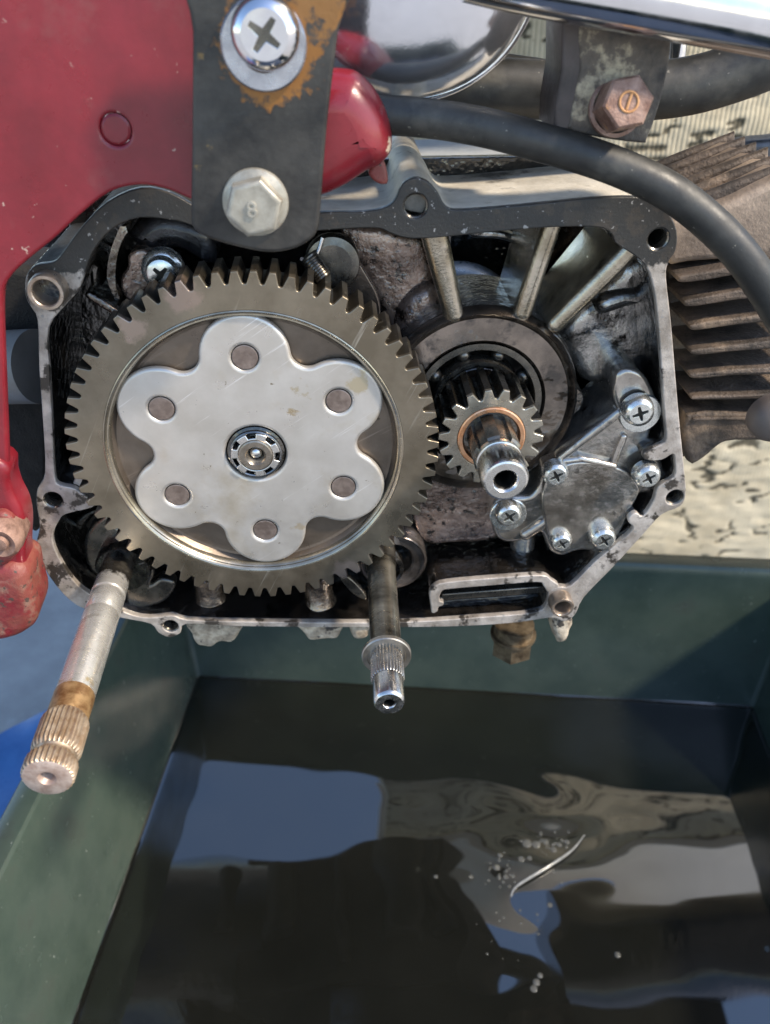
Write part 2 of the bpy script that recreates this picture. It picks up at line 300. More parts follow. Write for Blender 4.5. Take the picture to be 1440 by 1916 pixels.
# textured wall behind the engine: one sheet of relief (cracked bark-like courses), thick, with an added white cap
def build_wall():
    x0, x1, z0, z1, yw = 30., 900., 0., 408., 312.
    wl = thing("wall", "cream textured wall with dark wavy cracks behind the engine", "wall", (x0, yw, 0))
    xs = np.concatenate([np.arange(x0, 460, 1.6), np.linspace(461, x1, 60)]); zs = np.arange(z0, z1+.1, 1.6)
    nx, nz = len(xs), len(zs); vs = []; cr = []
    for z in zs:
        for x in xs:
            q = Vector((x*.017, z*.060, 3.7)); wx = mnoise.noise(Vector((x*.012, z*.03, 9)))*1.0
            n1 = mnoise.noise(q+Vector((0, wx, 0))); n2 = mnoise.noise(Vector((x*.07, z*.22, 1.3+wx*.4)))
            msk = mnoise.noise(Vector((x*.025, z*.06, 21)))+.35*mnoise.noise(Vector((x*.09, z*.12, 2)))
            e = abs(n1+.35*n2); wd = .075+.15*max(msk, -.5)
            c = max(0., 1-e/max(wd, .015))*(1 if msk > -.16 else max(0., 1+(msk+.16)*7))
            big = mnoise.noise(Vector((x*.012, z*.02, 5)))*1.5+.5*mnoise.noise(Vector((x*.07, z*.12, 6)))
            cor = 0
            vs.append((x, yw-big-cor-.6*n2+c*1.5, z)); cr.append(c)
    fs = [(j*nx+i, j*nx+i+1, (j+1)*nx+i+1, (j+1)*nx+i) for j in range(nz-1) for i in range(nx-1)]
    mb = MB(); mb.add(vs, fs)
    k = len(mb.v)
    m = mat("cream_bark_wall", (.46, .405, .295), (.60, .54, .41), 0, .85, .05, .03, bump=.25, bscale=.7, c3=(.36, .31, .22), c3s=.05, c3t=.6, c3w=.15)
    me = bpy.data.meshes.new("wall_face"); me.from_pydata([((v[0]-x0)*S, (v[1]-yw)*S, v[2]*S) for v in mb.v], [], mb.f)
    at = me.attributes.new("grime", 'FLOAT', 'POINT'); at.data.foreach_set("value", cr)
    me.materials.append(m); me.shade_smooth()
    t = m.node_tree; b = t.nodes["Principled BSDF"]; src = b.inputs['Base Color'].links[0].from_socket
    an = t.nodes.new("ShaderNodeAttribute"); an.attribute_name = "grime"
    mr = t.nodes.new("ShaderNodeMapRange"); mr.inputs[1].default_value = .06; mr.inputs[2].default_value = .5; mr.inputs[4].default_value = .92
    t.links.new(an.outputs['Fac'], mr.inputs[0])
    mx = t.nodes.new("ShaderNodeMix"); mx.data_type = 'RGBA'; mx.inputs[7].default_value = (.05, .044, .028, 1)
    t.links.new(mr.outputs[0], mx.inputs[0]); t.links.new(src, mx.inputs[6]); t.links.new(mx.outputs[2], b.inputs['Base Color'])
    # fine upright ribbing of the upper courses
    tc = next(n for n in t.nodes if n.type == 'MAPPING'); sx = t.nodes.new("ShaderNodeSeparateXYZ"); t.links.new(tc.outputs[0], sx.inputs[0])
    def mth(op, a, b_=None):
        n = t.nodes.new("ShaderNodeMath"); n.operation = op
        for i, v in enumerate((a, b_)):
            if v is None: continue
            if isinstance(v, (int, float)): n.inputs[i].default_value = v
            else: t.links.new(v, n.inputs[i])
        return n.outputs[0]
    wv = mth('SINE', mth('MULTIPLY', sx.outputs[0], 2*PI/2.9)); up = t.nodes.new("ShaderNodeMapRange"); t.links.new(sx.outputs[2], up.inputs[0])
    up.inputs[1].default_value = 60; up.inputs[2].default_value = 210; up.inputs[3].default_value = .35
    hh = mth('MULTIPLY', wv, up.outputs[0])
    b2 = t.nodes.new("ShaderNodeBump"); b2.inputs['Distance'].default_value = .00016; t.links.new(hh, b2.inputs['Height'])
    t.links.new(b.inputs['Normal'].links[0].from_socket, b2.inputs['Normal']); t.links.new(b2.outputs[0], b.inputs['Normal'])
    gr = t.nodes.new("ShaderNodeMapRange"); t.links.new(hh, gr.inputs[0]); gr.inputs[1].default_value = .1; gr.inputs[2].default_value = 1; gr.inputs[4].default_value = .18
    m3 = t.nodes.new("ShaderNodeMix"); m3.data_type = 'RGBA'; m3.inputs[7].default_value = (.27, .225, .15, 1)
    t.links.new(gr.outputs[0], m3.inputs[0]); t.links.new(mx.outputs[2], m3.inputs[6]); t.links.new(m3.outputs[2], b.inputs['Base Color'])
    o = bpy.data.objects.new("face", me); COL.objects.link(o); o.parent = wl
    box((x0, yw+4.5, 0), (x1, yw+90, z1)).build("core", m, wl)
    box((x0-6, yw-16, z1), (x1+5, yw+95, z1+75), 2).build("skystrip", M_WHITE, wl, label="white cap along the wall top")  # unseen; gives the oil a pale strip where bright sky would mirror
build_wall()

# ================================================================== OIL PAN
ZO = 26.0
bl = PZ(370, 1265, ZO); br = PZ(1407, 1322, ZO)
ux = Vector((br.x-bl.x, br.y-bl.y)).normalized(); uy = Vector((-ux.y, ux.x)); PW = (Vector((br.x, br.y))-Vector((bl.x, bl.y))).length; PL = 430.
def pan(a, b, z): return (bl.x+ux.x*a+uy.x*(b), bl.y+ux.y*a+uy.y*(b), z)     # a along the back edge, b = 0 at back (negative towards the camera)
def rect_ring(off, z, rad, n=6):
    x0, x1, y0, y1 = -off, PW+off, -PL-off, off; pts = []
    for cx, cy, a0 in ((x1-rad, y1-rad, 0), (x0+rad, y1-rad, PI/2), (x0+rad, y0+rad, PI), (x1-rad, y0+rad, 1.5*PI)):
        for k in range(n+1): a = a0+PI/2*k/n; pts.append(pan(cx+rad*math.cos(a), cy+rad*math.sin(a), z))
    return pts
def ringloft(rings):
    mb = MB(); n = len(rings[0])
    for r in rings: mb.v += r
    for j in range(len(rings)-1):
        for i in range(n): mb.f.append((j*n+i, j*n+(i+1) % n, (j+1)*n+(i+1) % n, (j+1)*n+i)); mb.m.append(0)
    return mb
pt = thing("oil_pan", "dark green plastic drain pan catching oil below the engine", "drain pan", (bl.x+PW/2, bl.y-PL/2, 0))
mb = ringloft([rect_ring(-6, 4, 2), rect_ring(-3, 6, 2.5), rect_ring(0, ZO, 3), rect_ring(9, 118, 4), rect_ring(10.5, 122, 5)])
mb.f.append(tuple(range(28))); mb.m.append(0)
mb.build("basin", M_PAN, pt, ang=50)
ringloft([rect_ring(10.5, 122, 5), rect_ring(11.5, 123.6, 6), rect_ring(21, 124, 12), rect_ring(22.5, 122.5, 13), rect_ring(22.8, 114, 13)]).build("rim", M_PAN, pt, ang=50)
mb = ringloft([rect_ring(-4, 2.2, 4), rect_ring(3, ZO, 9), rect_ring(12.5, 118, 13), rect_ring(13.5, 121, 14)])
mb.f.append(tuple(range(28))); mb.m.append(0)
mb.build("outer_shell", M_PAN, pt, ang=50)

def build_oil():
    vs = []; a0, a1, b0, b1 = -.6, PW+.6, -PL, .6
    e = [0, .25, .5, .8, 1.2, 1.7, 2.4, 3.3, 4.5]
    A_ = [a0+q for q in e]+list(np.linspace(a0+6, a1-6, 210))+[a1-q for q in e[::-1]]
    B_ = list(np.linspace(b0, b1-6, 250))+[b1-q for q in e[::-1]]
    for b in B_:
        for a in A_:
            x, y, z = pan(a, b, ZO)
            rr_ = math.hypot(a-190, b+120)
            h = .30*mnoise.noise(Vector((a*.012, b*.016, 2)))+(.15+.45*math.exp(-(rr_/70)**2))*mnoise.noise(Vector((a*.03, b*.045, 8)))
            d_ = min(a-a0, a1-a, b1-b); h += (1.5+.5*mnoise.noise(Vector((a*.02, b*.02, 4))))*math.exp(-max(d_, 0)/1.3)
            vs.append((x, y, z+h))
    nA = len(A_)
    fs = [(j*nA+i, j*nA+i+1, (j+1)*nA+i+1, (j+1)*nA+i) for j in range(len(B_)-1) for i in range(nA-1)]
    mb = MB(); mb.add(vs, fs); o = mb.build("oil", M_OIL, origin=(bl.x, bl.y, ZO), ang=180)
    tag(o, "black used engine oil lying in the green pan", "oil", "stuff")
build_oil()
# foam bubbles and the pale curled film that breaks the surface
mb = MB(); rnd = random.Random(3)
spots = [(985, 1578, 9), (1002, 1580, 8), (1020, 1575, 6), (975, 1608, 7), (990, 1606, 6), (1035, 1590, 6), (1045, 1580, 5), (1060, 1575, 5), (1035, 1632, 6), (1022, 1648, 4),
         (1050, 1652, 5), (1028, 1693, 5), (935, 1600, 5), (928, 1622, 6), (945, 1640, 4), (1155, 1786, 5), (1010, 1825, 5), (1003, 1838, 6), (998, 1850, 6), (1435, 1775, 5), (815, 1640, 4), (880, 1640, 4)]
for k in range(150):
    t = rnd.random(); spots.append((930+120*t+rnd.uniform(-35, 25), 1640-60*t+rnd.uniform(-30, 25), rnd.uniform(1.0, 3.2)))
for k in range(35): spots.append((900+rnd.uniform(-20, 110), 1740+rnd.uniform(-40, 60), rnd.uniform(1.2, 3)))
for px, py, r in spots:
    p = PZ(px, py, ZO); rr = r*.31
    mb.join(lathe((p.x, p.y, p.z-.1), [(rr, 0), (rr*.9, rr*.13), (rr*.7, rr*.24), (rr*.4, rr*.32), (.01, rr*.35)], 10, axis=(0, 0, 1)))
fo = mb.build("foam", M_BUBBLE, origin=(PZ(1000, 1640, ZO)), ang=180); tag(fo, "small bubbles floating on the dark oil", "bubbles", "stuff")
pts = smooth([tuple(PZ(a, b, ZO+z)) for a, b, z in ((1093, 1562, 1.), (1070, 1590, 2), (1030, 1618, 2.6), (985, 1645, 2.2), (962, 1662, 1.), (955, 1680, -.6))], 6, False)
o = tube(pts, [.25+.5*math.sin(PI*i/(len(pts)-1)) for i in range(len(pts))], 10).build("plastic_sliver", M_FILM, origin=pts[len(pts)//2])
tag(o, "thin pale curved sliver half sunk among bubbles in the oil", "plastic sliver")

# blue plastic sheet lying on the floor left of the pan
def build_sheet():
    n = 40; vs = []
    c = [PZ(118, 1195, 2), PZ(60, 1560, 2), PZ(-420, 1640, 2), PZ(-330, 1560, 2)]
    c = [Vector((-178., 190., 0)), Vector((-158., -60., 0)), Vector((-420., -120., 0)), Vector((-330., 60., 0))]
    for j in range(n+1):
        for i in range(n+1):
            s, t = i/n, j/n; p = (c[0]*(1-s)+c[1]*s)*(1-t)+(c[3]*(1-s)+c[2]*s)*t
            h = 4+9*(mnoise.noise(Vector((p.x*.03, p.y*.022, 0)))+.6)*(1-t*.3)
            vs.append((p.x, p.y, max(.8, h)))
    fs = [(j*(n+1)+i, j*(n+1)+i+1, (j+1)*(n+1)+i+1, (j+1)*(n+1)+i) for j in range(n) for i in range(n)]
    mb = MB(); mb.add(vs, fs); k = len(vs); mb.add([(v[0], v[1], v[2]-.6) for v in vs], [f[::-1] for f in fs])
    o = mb.build("plastic_sheet", M_BLUE, origin=(-260, 0, 1)); tag(o, "creased blue plastic sheet on the floor beside the pan", "plastic sheet")
build_sheet()

# ================================================================== ENGINE CASE
FY = 0.0; BACK = 42.0
outer_px = [(47, 540), (50, 515), (66, 497), (95, 492), (112, 480), (150, 428), (200, 378), (262, 352), (320, 362), (380, 392), (480, 405), (600, 398), (680, 397), (722, 388), (740, 372), (752, 345), (775, 333),
            (800, 340), (820, 362), (836, 388), (870, 393), (1000, 382), (1110, 371), (1190, 369), (1222, 376), (1250, 398), (1266, 432), (1264, 468), (1250, 492), (1246, 520), (1255, 600), (1264, 710), (1272, 800), (1280, 880),
            (1283, 925), (1272, 948), (1238, 963), (1205, 998), (1150, 1058), (1092, 1118), (1076, 1150), (1056, 1163), (1030, 1156), (960, 1166), (840, 1173), (700, 1174), (600, 1174), (440, 1172), (348, 1168), (338, 1184), (318, 1193), (296, 1184), (282, 1168),
            (235, 1158), (160, 1141), (118, 1112), (82, 1062), (68, 1022), (74, 985), (68, 945), (70, 915), (84, 885), (80, 790), (73, 690), (70, 600), (58, 575)]
inner_px = [(122, 572), (146, 545), (156, 520), (175, 470), (212, 428), (262, 408), (330, 414), (380, 428), (480, 440), (600, 432), (700, 427), (728, 436), (760, 446), (810, 446), (900, 437), (1010, 427), (1110, 425), (1142, 436), (1152, 456), (1180, 474), (1200, 490), (1214, 510),
            (1226, 560), (1234, 650), (1243, 780), (1246, 820), (1237, 832), (1206, 846), (1206, 860), (1237, 861), (1258, 850), (1262, 862), (1261, 893), (1231, 911), (1222, 938), (1203, 966), (1190, 960), (1177, 968), (1176, 978), (1184, 989), (1164, 1010), (1112, 1052), (1068, 1096), (1046, 1098), (1026, 1108), (1022, 1130), (1000, 1146), (900, 1155), (760, 1164), (600, 1165), (440, 1163), (350, 1160), (322, 1152), (280, 1156),
            (238, 1148), (170, 1114), (136, 1085), (108, 1040), (98, 1005), (110, 975), (124, 962), (172, 950), (172, 938), (140, 915), (112, 908), (102, 890), (98, 800), (92, 690), (90, 615)]
win_px = [(1236, 862), (1261, 850), (1261, 893), (1230, 911), (1222, 938), (1203, 966), (1188, 956), (1206, 925), (1218, 905)]
case = thing("engine_case", "open motorcycle engine crankcase with grimy alloy rim and black oily inside", "engine case", (PY(650, 820, 20).x, 20, PY(600, 1170, 0).z))
op = poly(smooth(outer_px, 3), FY); ip = poly(smooth(inner_px, 3), FY); wp = []
def bolt_hole(px, py, r): return circ(*P2(px, py, FY), r, 24)
holes = [bolt_hole(777, 386, 3.1), bolt_hole(1231, 448, 2.9), bolt_hole(99, 936, 2.9), bolt_hole(1262, 931, 2.8), bolt_hole(319, 1172, 2.6), bolt_hole(84, 546, 4.2), bolt_hole(1046, 1128, 3.6)]
# --- gasket face: its top stretch is black paint with pale gasket crumbs, the rest bare alloy with dark residue
zs = PY(700, 505, 0).z-case.location.z/S
fm = mat("gasket_rim", (.24, .21, .18), (.50, .455, .41), .3, .40, .14, .11, bump=.16, bscale=1.2, zsplit=(zs, 2.5, (.034, .033, .031)), c3=(.05, .043, .036), c3s=.13, c3t=.55, c3w=.05,
         c4=(.27, .265, .255), c4s=.5, c4t=.635)
prism(op, [ip]+holes, FY, FY+2.2, .35).build("gasket_rim", fm, case)
# --- the walls behind it, dirty outside and black with oil inside
body = prism(op, [ip]+holes, FY+2.0, FY+BACK, .2)
def segdist(rings, c):
    best = 1e9
    for r in rings:
        A = np.array(r); B = np.roll(A, -1, axis=0); d = B-A; p = np.array(c)-A
        t = np.clip((p*d).sum(1)/np.maximum((d*d).sum(1), 1e-9), 0, 1); e = p-d*t[:, None]
        best = min(best, float((e*e).sum(1).min()))
    return best
xl = PY(352, 400, 0).x
for k, f in enumerate(body.f):
    c = np.mean([body.v[i] for i in f], axis=0)
    di, do = segdist([ip], (c[0], c[2])), segdist([op], (c[0], c[2]))
    dh = segdist(holes, (c[0], c[2]))
    body.m[k] = 1 if min(di, dh) < do else (2 if c[0] < xl else 0)
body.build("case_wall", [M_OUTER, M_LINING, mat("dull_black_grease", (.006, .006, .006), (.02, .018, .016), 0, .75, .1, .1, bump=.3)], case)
for px, py, r in ((777, 386, 3.1), (1231, 448, 2.9), (99, 936, 2.9), (1262, 931, 2.8), (319, 1172, 2.6)):
    c = P2(px, py, FY)
    prof = [(r, FY+.3)]
    for q in range(9): prof += [(r*(.99 if q % 2 else .88), FY+.6+q*.55)]
    prof += [(r*.9, 14), (0, 14)]
    lathe(c, prof, 24, mis=[0]*(len(prof)-3)+[1, 1]).build("threaded_hole", [M_GUNMETAL, M_HOLE], case)
for px, py, r, L_ in ((88, 545, 4.7, 4.5), (1050, 1131, 3.9, 5.)):      # dowel tubes standing out of the rim
    c = P2(px, py, FY-3)
    lathe(c, [(r*.72, 14), (r*.72, FY-L_+.3), (r*.78, FY-L_), (r*.94, FY-L_), (r, FY-L_+.5), (r, FY+6)], 30).build("dowel", mat("dull_dowel", (.30, .235, .18), (.45, .375, .31), .8, .35, .1, .2, bump=.05), case)
    lathe(c, [(0, 13), (r*.73, 13)], 16).build("dowel_bore", M_HOLE, case)
# --- back wall with the two openings between the ribs, and the deep dark chamber behind
bw_out = poly([(60, 480), (150, 400), (260, 330), (700, 360), (1210, 350), (1270, 480), (1290, 900), (1120, 1090), (1060, 1170), (240, 1170), (70, 1050)], FY)
open1 = poly(smooth([(842, 430), (905, 425), (955, 428), (955, 480), (925, 560), (880, 570), (852, 545)], 3), BACK)
open2 = poly(smooth([(1040, 420), (1110, 425), (1148, 450), (1100, 510), (1040, 555), (1000, 545), (1010, 500)], 3), BACK)
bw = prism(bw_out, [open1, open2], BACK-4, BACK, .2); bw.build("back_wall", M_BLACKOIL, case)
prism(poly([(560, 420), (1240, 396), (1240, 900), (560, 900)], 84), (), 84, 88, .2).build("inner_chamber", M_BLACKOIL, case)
# the far half of the crankcase, which the oil mirrors from below
tz = PY(900, 335, 190).z; bz = PY(600, 1172, 0).z
q = [(PY(90, 900, 0).x, bz+22), (PY(160, 1140, 0).x, bz+2), (PY(600, 1172, 0).x, bz), (PY(1040, 1150, 0).x, bz+2), (PY(1150, 1058, 0).x, PY(1150, 1058, 0).z), (PY(1262, 930, 0).x, PY(1262, 930, 0).z), (PY(1240, 600, 0).x, tz-6), (PY(1200, 600, 0).x, tz), (PY(120, 600, 0).x, tz), (PY(80, 600, 0).x, tz-10)]
prism(q, (), 88.5, 192, 4, 3).build("far_case_half", MATS["dull_black_grease"], case)
for x_, w_, d_ in ((-95, 7, 9), (-55, 12, 14), (-8, 5, 8), (32, 16, 10), (58, 6, 7)):
    rough_up(prism(circ(x_, bz-d_*.3, w_, 18), (), 110+abs(x_)*.2, 186-abs(x_)*.1, 3, 3), 1.2, .08, x_).build("underside_boss", MATS["dull_black_grease"], case)
# --- castings that stand forward of the back wall
def casting(name, pts, y0, m, y1=BACK-3.5, bev=2.5, n=4, rough_=.0, holes_=()):
    mb = prism(poly(smooth(pts, n), y0), holes_, y0, y1, bev, 4)
    if rough_: rough_up(mb, rough_, .11, y0)
    return mb.build(name, m, case)
casting("casting_web", [(640, 428), (700, 422), (755, 436), (800, 452), (815, 520), (830, 585), (790, 620), (745, 640), (700, 560), (660, 500)], 24, M_CASTR, bev=3, rough_=.8)
casting("casting_lug", [(740, 590), (775, 545), (812, 535), (830, 570), (800, 620), (762, 650), (742, 640)], 20, M_CASTR, bev=5, rough_=.6)
casting("casting_web", [(762, 880), (850, 872), (918, 905), (930, 960), (928, 1010), (850, 1018), (800, 1018), (775, 980)], 16, M_CASTR, bev=2, rough_=.5)
casting("casting_bowl", [(1050, 630), (1090, 570), (1150, 500), (1190, 480), (1222, 560), (1232, 680), (1236, 740), (1160, 725), (1095, 720)], 22, M_CASTL, bev=6, rough_=1.1)
casting("casting_ridge", [(1118, 565), (1170, 545), (1215, 552), (1215, 566), (1170, 580), (1125, 592)], 19, M_CASTL, bev=3)
casting("gear_cavity_wall", [(108, 985), (130, 962), (180, 950), (240, 1010), (250, 1090), (220, 1130), (160, 1108), (125, 1070)], 26, mat("oily_brown_alloy", (.07, .062, .05), (.15, .13, .105), .5, .35, .1, .08, bump=.2, coat=.3), bev=3)
casting("rim_bridge", [(150, 884), (176, 880), (186, 905), (182, 945), (124, 958), (124, 948), (164, 936), (140, 922), (136, 905)], 2.5, fm, y1=20, bev=.6, n=3)
# ring round the crank bearing
bc = P2(897, 762, 10); 
lathe(bc, [(30.5, BACK-4), (30.5, 14), (29.9, 11.5), (29.0, 10.4), (28.0, 11.2), (27.2, 12.2), (20.4, 12.2), (19.6, 13), (19.4, 30)], 96).build("bearing_housing", mat("smooth_oiled_housing", (.07, .054, .041), (.25, .20, .16), .85, .2, .08, .06, lo=.36, hi=.60, bump=.05, bscale=.4, c3=(.035, .028, .022), c3s=.07, c3t=.57, c3w=.06, wet=(.15, .6)), case)
lathe(bc, [(31.5, BACK-4), (31.2, 20), (30.6, 14)], 64).build("housing_skirt", M_CASTL, case)
prism(poly(smooth([(786, 862), (850, 878), (912, 880), (916, 900), (868, 914), (812, 906), (784, 886)], 4), 13.5), (), 13.5, 30, .8, 3).build("casting_apron", M_CASTL, case)
lathe(P2(1060, 752, 15), [(5.6, 34), (5.6, 16), (5.0, 15), (3.2, 15), (3.0, 16), (3.0, 28), (0, 28)], 32, mis=[0, 0, 0, 0, 1, 1]).build("oil_port", [M_CAST, M_HOLE], case)
# ribs from the ring to the rim
for a, b, r0, r1, lab in (((812, 432), (850, 592), 3.6, 3.0, None), ((1040, 415), (980, 588), 2.5, 2.9, None), ((1190, 464), (1042, 612), 2.9, 2.6, None)):
    y0 = 5.0
    mb = prism(capsule(P2(*a, y0), P2(*b, y0+5), r0, r1), (), y0, BACK-3.8, r1*.95, 6)
    L0, L1 = P2(*a, y0), P2(*b, y0+5); dv = Vector((L1[0]-L0[0], L1[1]-L0[1])); D = dv.length_squared
    for i, v in enumerate(mb.v):
        if v[1] < 20: t = ((v[0]-L0[0])*dv.x+(v[2]-L0[1])*dv.y)/D; mb.v[i] = (v[0], v[1]+5*max(0, min(1, t)), v[2])
    mb.build("rib", mat("oily_rib_alloy", (.33, .28, .20), (.56, .50, .40), .9, .2, .08, .12, bump=.12, coat=.5, c3=(.06, .045, .03), c3s=.15, c3t=.6, c3w=.1), case)
# flywheel seen through the opening
fc = P2(862, 645, 52)
lathe(fc, [(0, 52), (20, 52), (22.4, 53), (23, 54), (23, 70), (18, 72), (0, 72)], 72).build("flywheel", mat("pale_flywheel_steel", (.40, .42, .44), (.56, .58, .60), .8, .3, .06, .2, bump=.02), case)
casting("casting_tongue", [(878, 432), (930, 432), (970, 445), (972, 458), (930, 448), (885, 446)], 40, M_CASTL, y1=60, bev=1)
# dark arms and plate at the upper left behind the gear
casting("casting_arm", [(206, 470), (224, 428), (240, 425), (222, 470), (214, 520), (228, 560), (216, 570), (202, 530)], 16, M_CAST, bev=2)
casting("casting_arm", [(172, 490), (186, 500), (196, 560), (232, 590), (225, 600), (180, 570), (166, 520)], 20, M_DARKST, bev=2)
casting("casting_arm", [(160, 548), (176, 552), (232, 590), (226, 598), (165, 562)], 12, M_CAST, bev=1)
casting("casting_boss", [(238, 440), (280, 405), (330, 404), (390, 430), (400, 500), (330, 470), (290, 480), (262, 470)], 22, mat("blue_black_oiled_steel", (.02, .02, .024), (.07, .07, .08), .6, .3, .1, .08, bump=.2, coat=.4), bev=4)
casting("casting_plate", [(240, 478), (262, 468), (300, 478), (330, 500), (290, 530), (250, 565), (228, 548), (226, 520), (238, 500)], 18, M_CASTR, bev=1)
# bosses standing in the sump, floor step and lip
for px, py in ((388, 1122), (596, 1118)):
    a = PY(px, py, 7)
    mb = lathe((a.x, 12, a.z-7), [(7.2, 0), (6.2, 1.2), (5.2, 3), (4.9, 6), (4.7, 9.5), (5.1, 11), (5.0, 14), (3.6, 15), (0, 15)], 28, axis=(0, 0, 1))
    mb.join(prism([(a.x-4.4, a.z-7), (a.x+4.4, a.z-7), (a.x+4.2, a.z+8), (a.x-4.2, a.z+8)], (), 12, BACK-4, 1.2, 3)); rough_up(mb, .7, .2, px)
    mb.build("sump_boss", M_BRASS, case)
casting("sump_step", [(800, 1018), (925, 1016), (960, 1030), (1060, 1040), (1090, 1050), (1060, 1078), (810, 1084)], 24, M_LINING, bev=2)
a = PY(975, 1060, 15)
lathe((a.x, 17, a.z-6), [(6.2, 0), (5, 1.5), (4.3, 4), (4.2, 26), (0, 26)], 28, axis=(0, 0, 1)).build("pickup_tube", M_PUMP, case)
# screen frame at the lower right of the rim and the dark screen in its slot
ribbon = [(806, 1136), (803, 1112), (812, 1098), (836, 1090), (925, 1082), (1012, 1077), (1032, 1086), (1046, 1098), (1026, 1110), (1016, 1096), (1004, 1090), (925, 1096), (842, 1103), (826, 1108), (822, 1124), (830, 1128), (828, 1134), (820, 1137), (818, 1145), (808, 1148)]
prism(poly(smooth(ribbon, 3), FY), (), FY+.1, FY+2.4, .4).build("screen_frame", fm, case)
prism(poly(smooth(ribbon, 3), FY), (), FY+2.2, 26, .2).build("screen_housing", M_LINING, case)
prism(poly([(826, 1112), (1020, 1097), (1022, 1110), (826, 1124)], 3), (), 3, 24, .5).build("oil_screen", M_GUNMETAL, case)
prism(poly([(826, 1124), (1022, 1110), (1018, 1128), (826, 1140)], 8), (), 8, 24, .5).build("screen_slot", M_LINING, case)
# crusty lumps, drain plug and leg under the case
def lump(pts, y0, y1, m, name, seed):
    mb = prism(poly(smooth(pts, 4), y0), (), y0, y1, 2.2, 4); rough_up(mb, .9, .22, seed); return mb.build(name, m, case)
lump([(352, 1168), (450, 1168), (446, 1190), (430, 1206), (408, 1205), (395, 1214), (368, 1212), (358, 1190)], 8, 26, M_LUMP, "cast_lug", 1)
lump([(560, 1168), (640, 1168), (634, 1192), (610, 1201), (580, 1200), (566, 1188)], 4, 24, M_LUMP, "cast_lug", 2)
lump([(655, 1170), (690, 1170), (690, 1194), (665, 1198), (656, 1186)], 1, 16, M_LUMP, "cast_lug", 3)
lump([(1034, 1160), (1072, 1160), (1068, 1182), (1062, 1200), (1048, 1206), (1038, 1198)], 2, 14, M_LUMP, "case_foot", 4)
d = PY(962, 1166, 26)
dp = lathe((d.x, 26, d.z), [(0, 1), (7.6, 0), (7.6, -4.5), (8.8, -4.6), (8.8, -6), (0, -6)], 32, axis=(0, 0, 1)).build("drain_plug", M_DRAIN, case)
mb = MB(); hx = hexpts(d.x, 26, 8.2, .3)
mb.add([(x, y, d.z-6) for x, y in hx]+[(x, y, d.z-14) for x, y in hx], [(i, (i+1) % 6, 6+(i+1) % 6, 6+i) for i in range(6)]+[tuple(range(6)), tuple(range(6, 12))])
mb.build("plug_head", M_DRAIN, dp)
# ledge of the case further back, above the rim
prism(poly([(600, 330), (850, 318), (1050, 308), (1160, 320), (1236, 336), (1236, 376), (1160, 362), (600, 368)], BACK), (), BACK, 92, 3).build("case_shoulder", mat("pale_blue_grey_case", (.34, .37, .40), (.46, .48, .49), .2, .5, .1, .05, bump=.1), case)
prism(poly(smooth([(742, 385), (752, 345), (775, 331), (803, 340), (822, 372), (800, 400)], 4), 2.4), (), 2.4, 70, .4).build("bolt_boss", mat("grimy_boss", (.05, .048, .044), (.26, .24, .20), .2, .5, .1, .06, bump=.15), case)
prism(poly(smooth([(46, 540), (60, 500), (100, 492), (130, 520), (125, 565), (90, 585), (58, 575)], 4), 2.4), (), 2.4, 60, .4).build("bolt_boss", M_BLACKOIL, case)

# ================================================================== FINNED CYLINDER
cyl = thing("engine_cylinder", "soot brown finned engine cylinder at the right of the open case", "engine cylinder", PY(1360, 830, 40))
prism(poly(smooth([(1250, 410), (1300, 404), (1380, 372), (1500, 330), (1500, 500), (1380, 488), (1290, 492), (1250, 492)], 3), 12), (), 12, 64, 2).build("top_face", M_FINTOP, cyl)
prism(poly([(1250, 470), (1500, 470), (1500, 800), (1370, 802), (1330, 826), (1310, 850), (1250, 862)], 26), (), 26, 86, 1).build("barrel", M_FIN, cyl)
for yl, yr, th, x0 in ((522, 494, 17, 1268), (568, 541, 17, 1280), (614, 590, 15, 1290), (660, 643, 14, 1290), (704, 692, 12, 1290), (746, 742, 9, 1292), (786, 784, 7, 1296)):
    q = smooth([(x0, yl), (x0+14, yl-th*.45), (1380, (yl+yr)/2-th*.5), (1500, yr-th*.6), (1500, yr+th*.4), (1380, (yl+yr)/2+th*.45), (x0+14, yl+th*.4)], 9)
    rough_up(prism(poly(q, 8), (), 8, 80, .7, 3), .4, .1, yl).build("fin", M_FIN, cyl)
prism(poly(smooth([(1286, 778), (1420, 776), (1500, 772), (1500, 822), (1376, 826), (1344, 836), (1318, 858), (1288, 866)], 3), 9), (), 9, 60, 1.5).build("lower_flange", M_FIN, cyl)
for k, y in enumerate((17, 25, 33, 41, 49, 57)):
    d = 220+y
    def up(px, py, dz): p = PY(px, py, 12); return (p.x, p.z+dz)
    q = [up(1252, 404, 1.9), up(1300, 398, 2.0), up(1380, 366, 2.0), up(1500, 322, 2.0), up(1500, 380, 0), up(1252, 440, 0)]
    rough_up(prism(q, (), y, y+3.2, 1.4), .2, .1, y).build("fin", M_FIN, cyl)
q = smooth([(1300, 304), (1330, 283), (1392, 268), (1450, 262), (1500, 262), (1500, 320), (1300, 330)], 3)
prism(poly(q, 92), (), 92, 104, 2).build("head_cover_edge", mat("dark_blue_grey_metal", (.03, .033, .04), (.09, .095, .105), .5, .4, .1, .1, bump=.05), cyl)
c = PY(1452, 790, -4)
mb = lathe((c.x, c.z), [(0, -7), (2.4, -6.8), (4.6, -6), (6.2, -4.6), (7.0, -2.8), (7.2, -1), (7.0, 1), (5, 3), (0, 3.4)], 40)
o = mb.build("rubber_plug", M_KNOB, origin=c); tag(o, "smooth brown rounded plug in front of the lower cylinder fins", "plug")

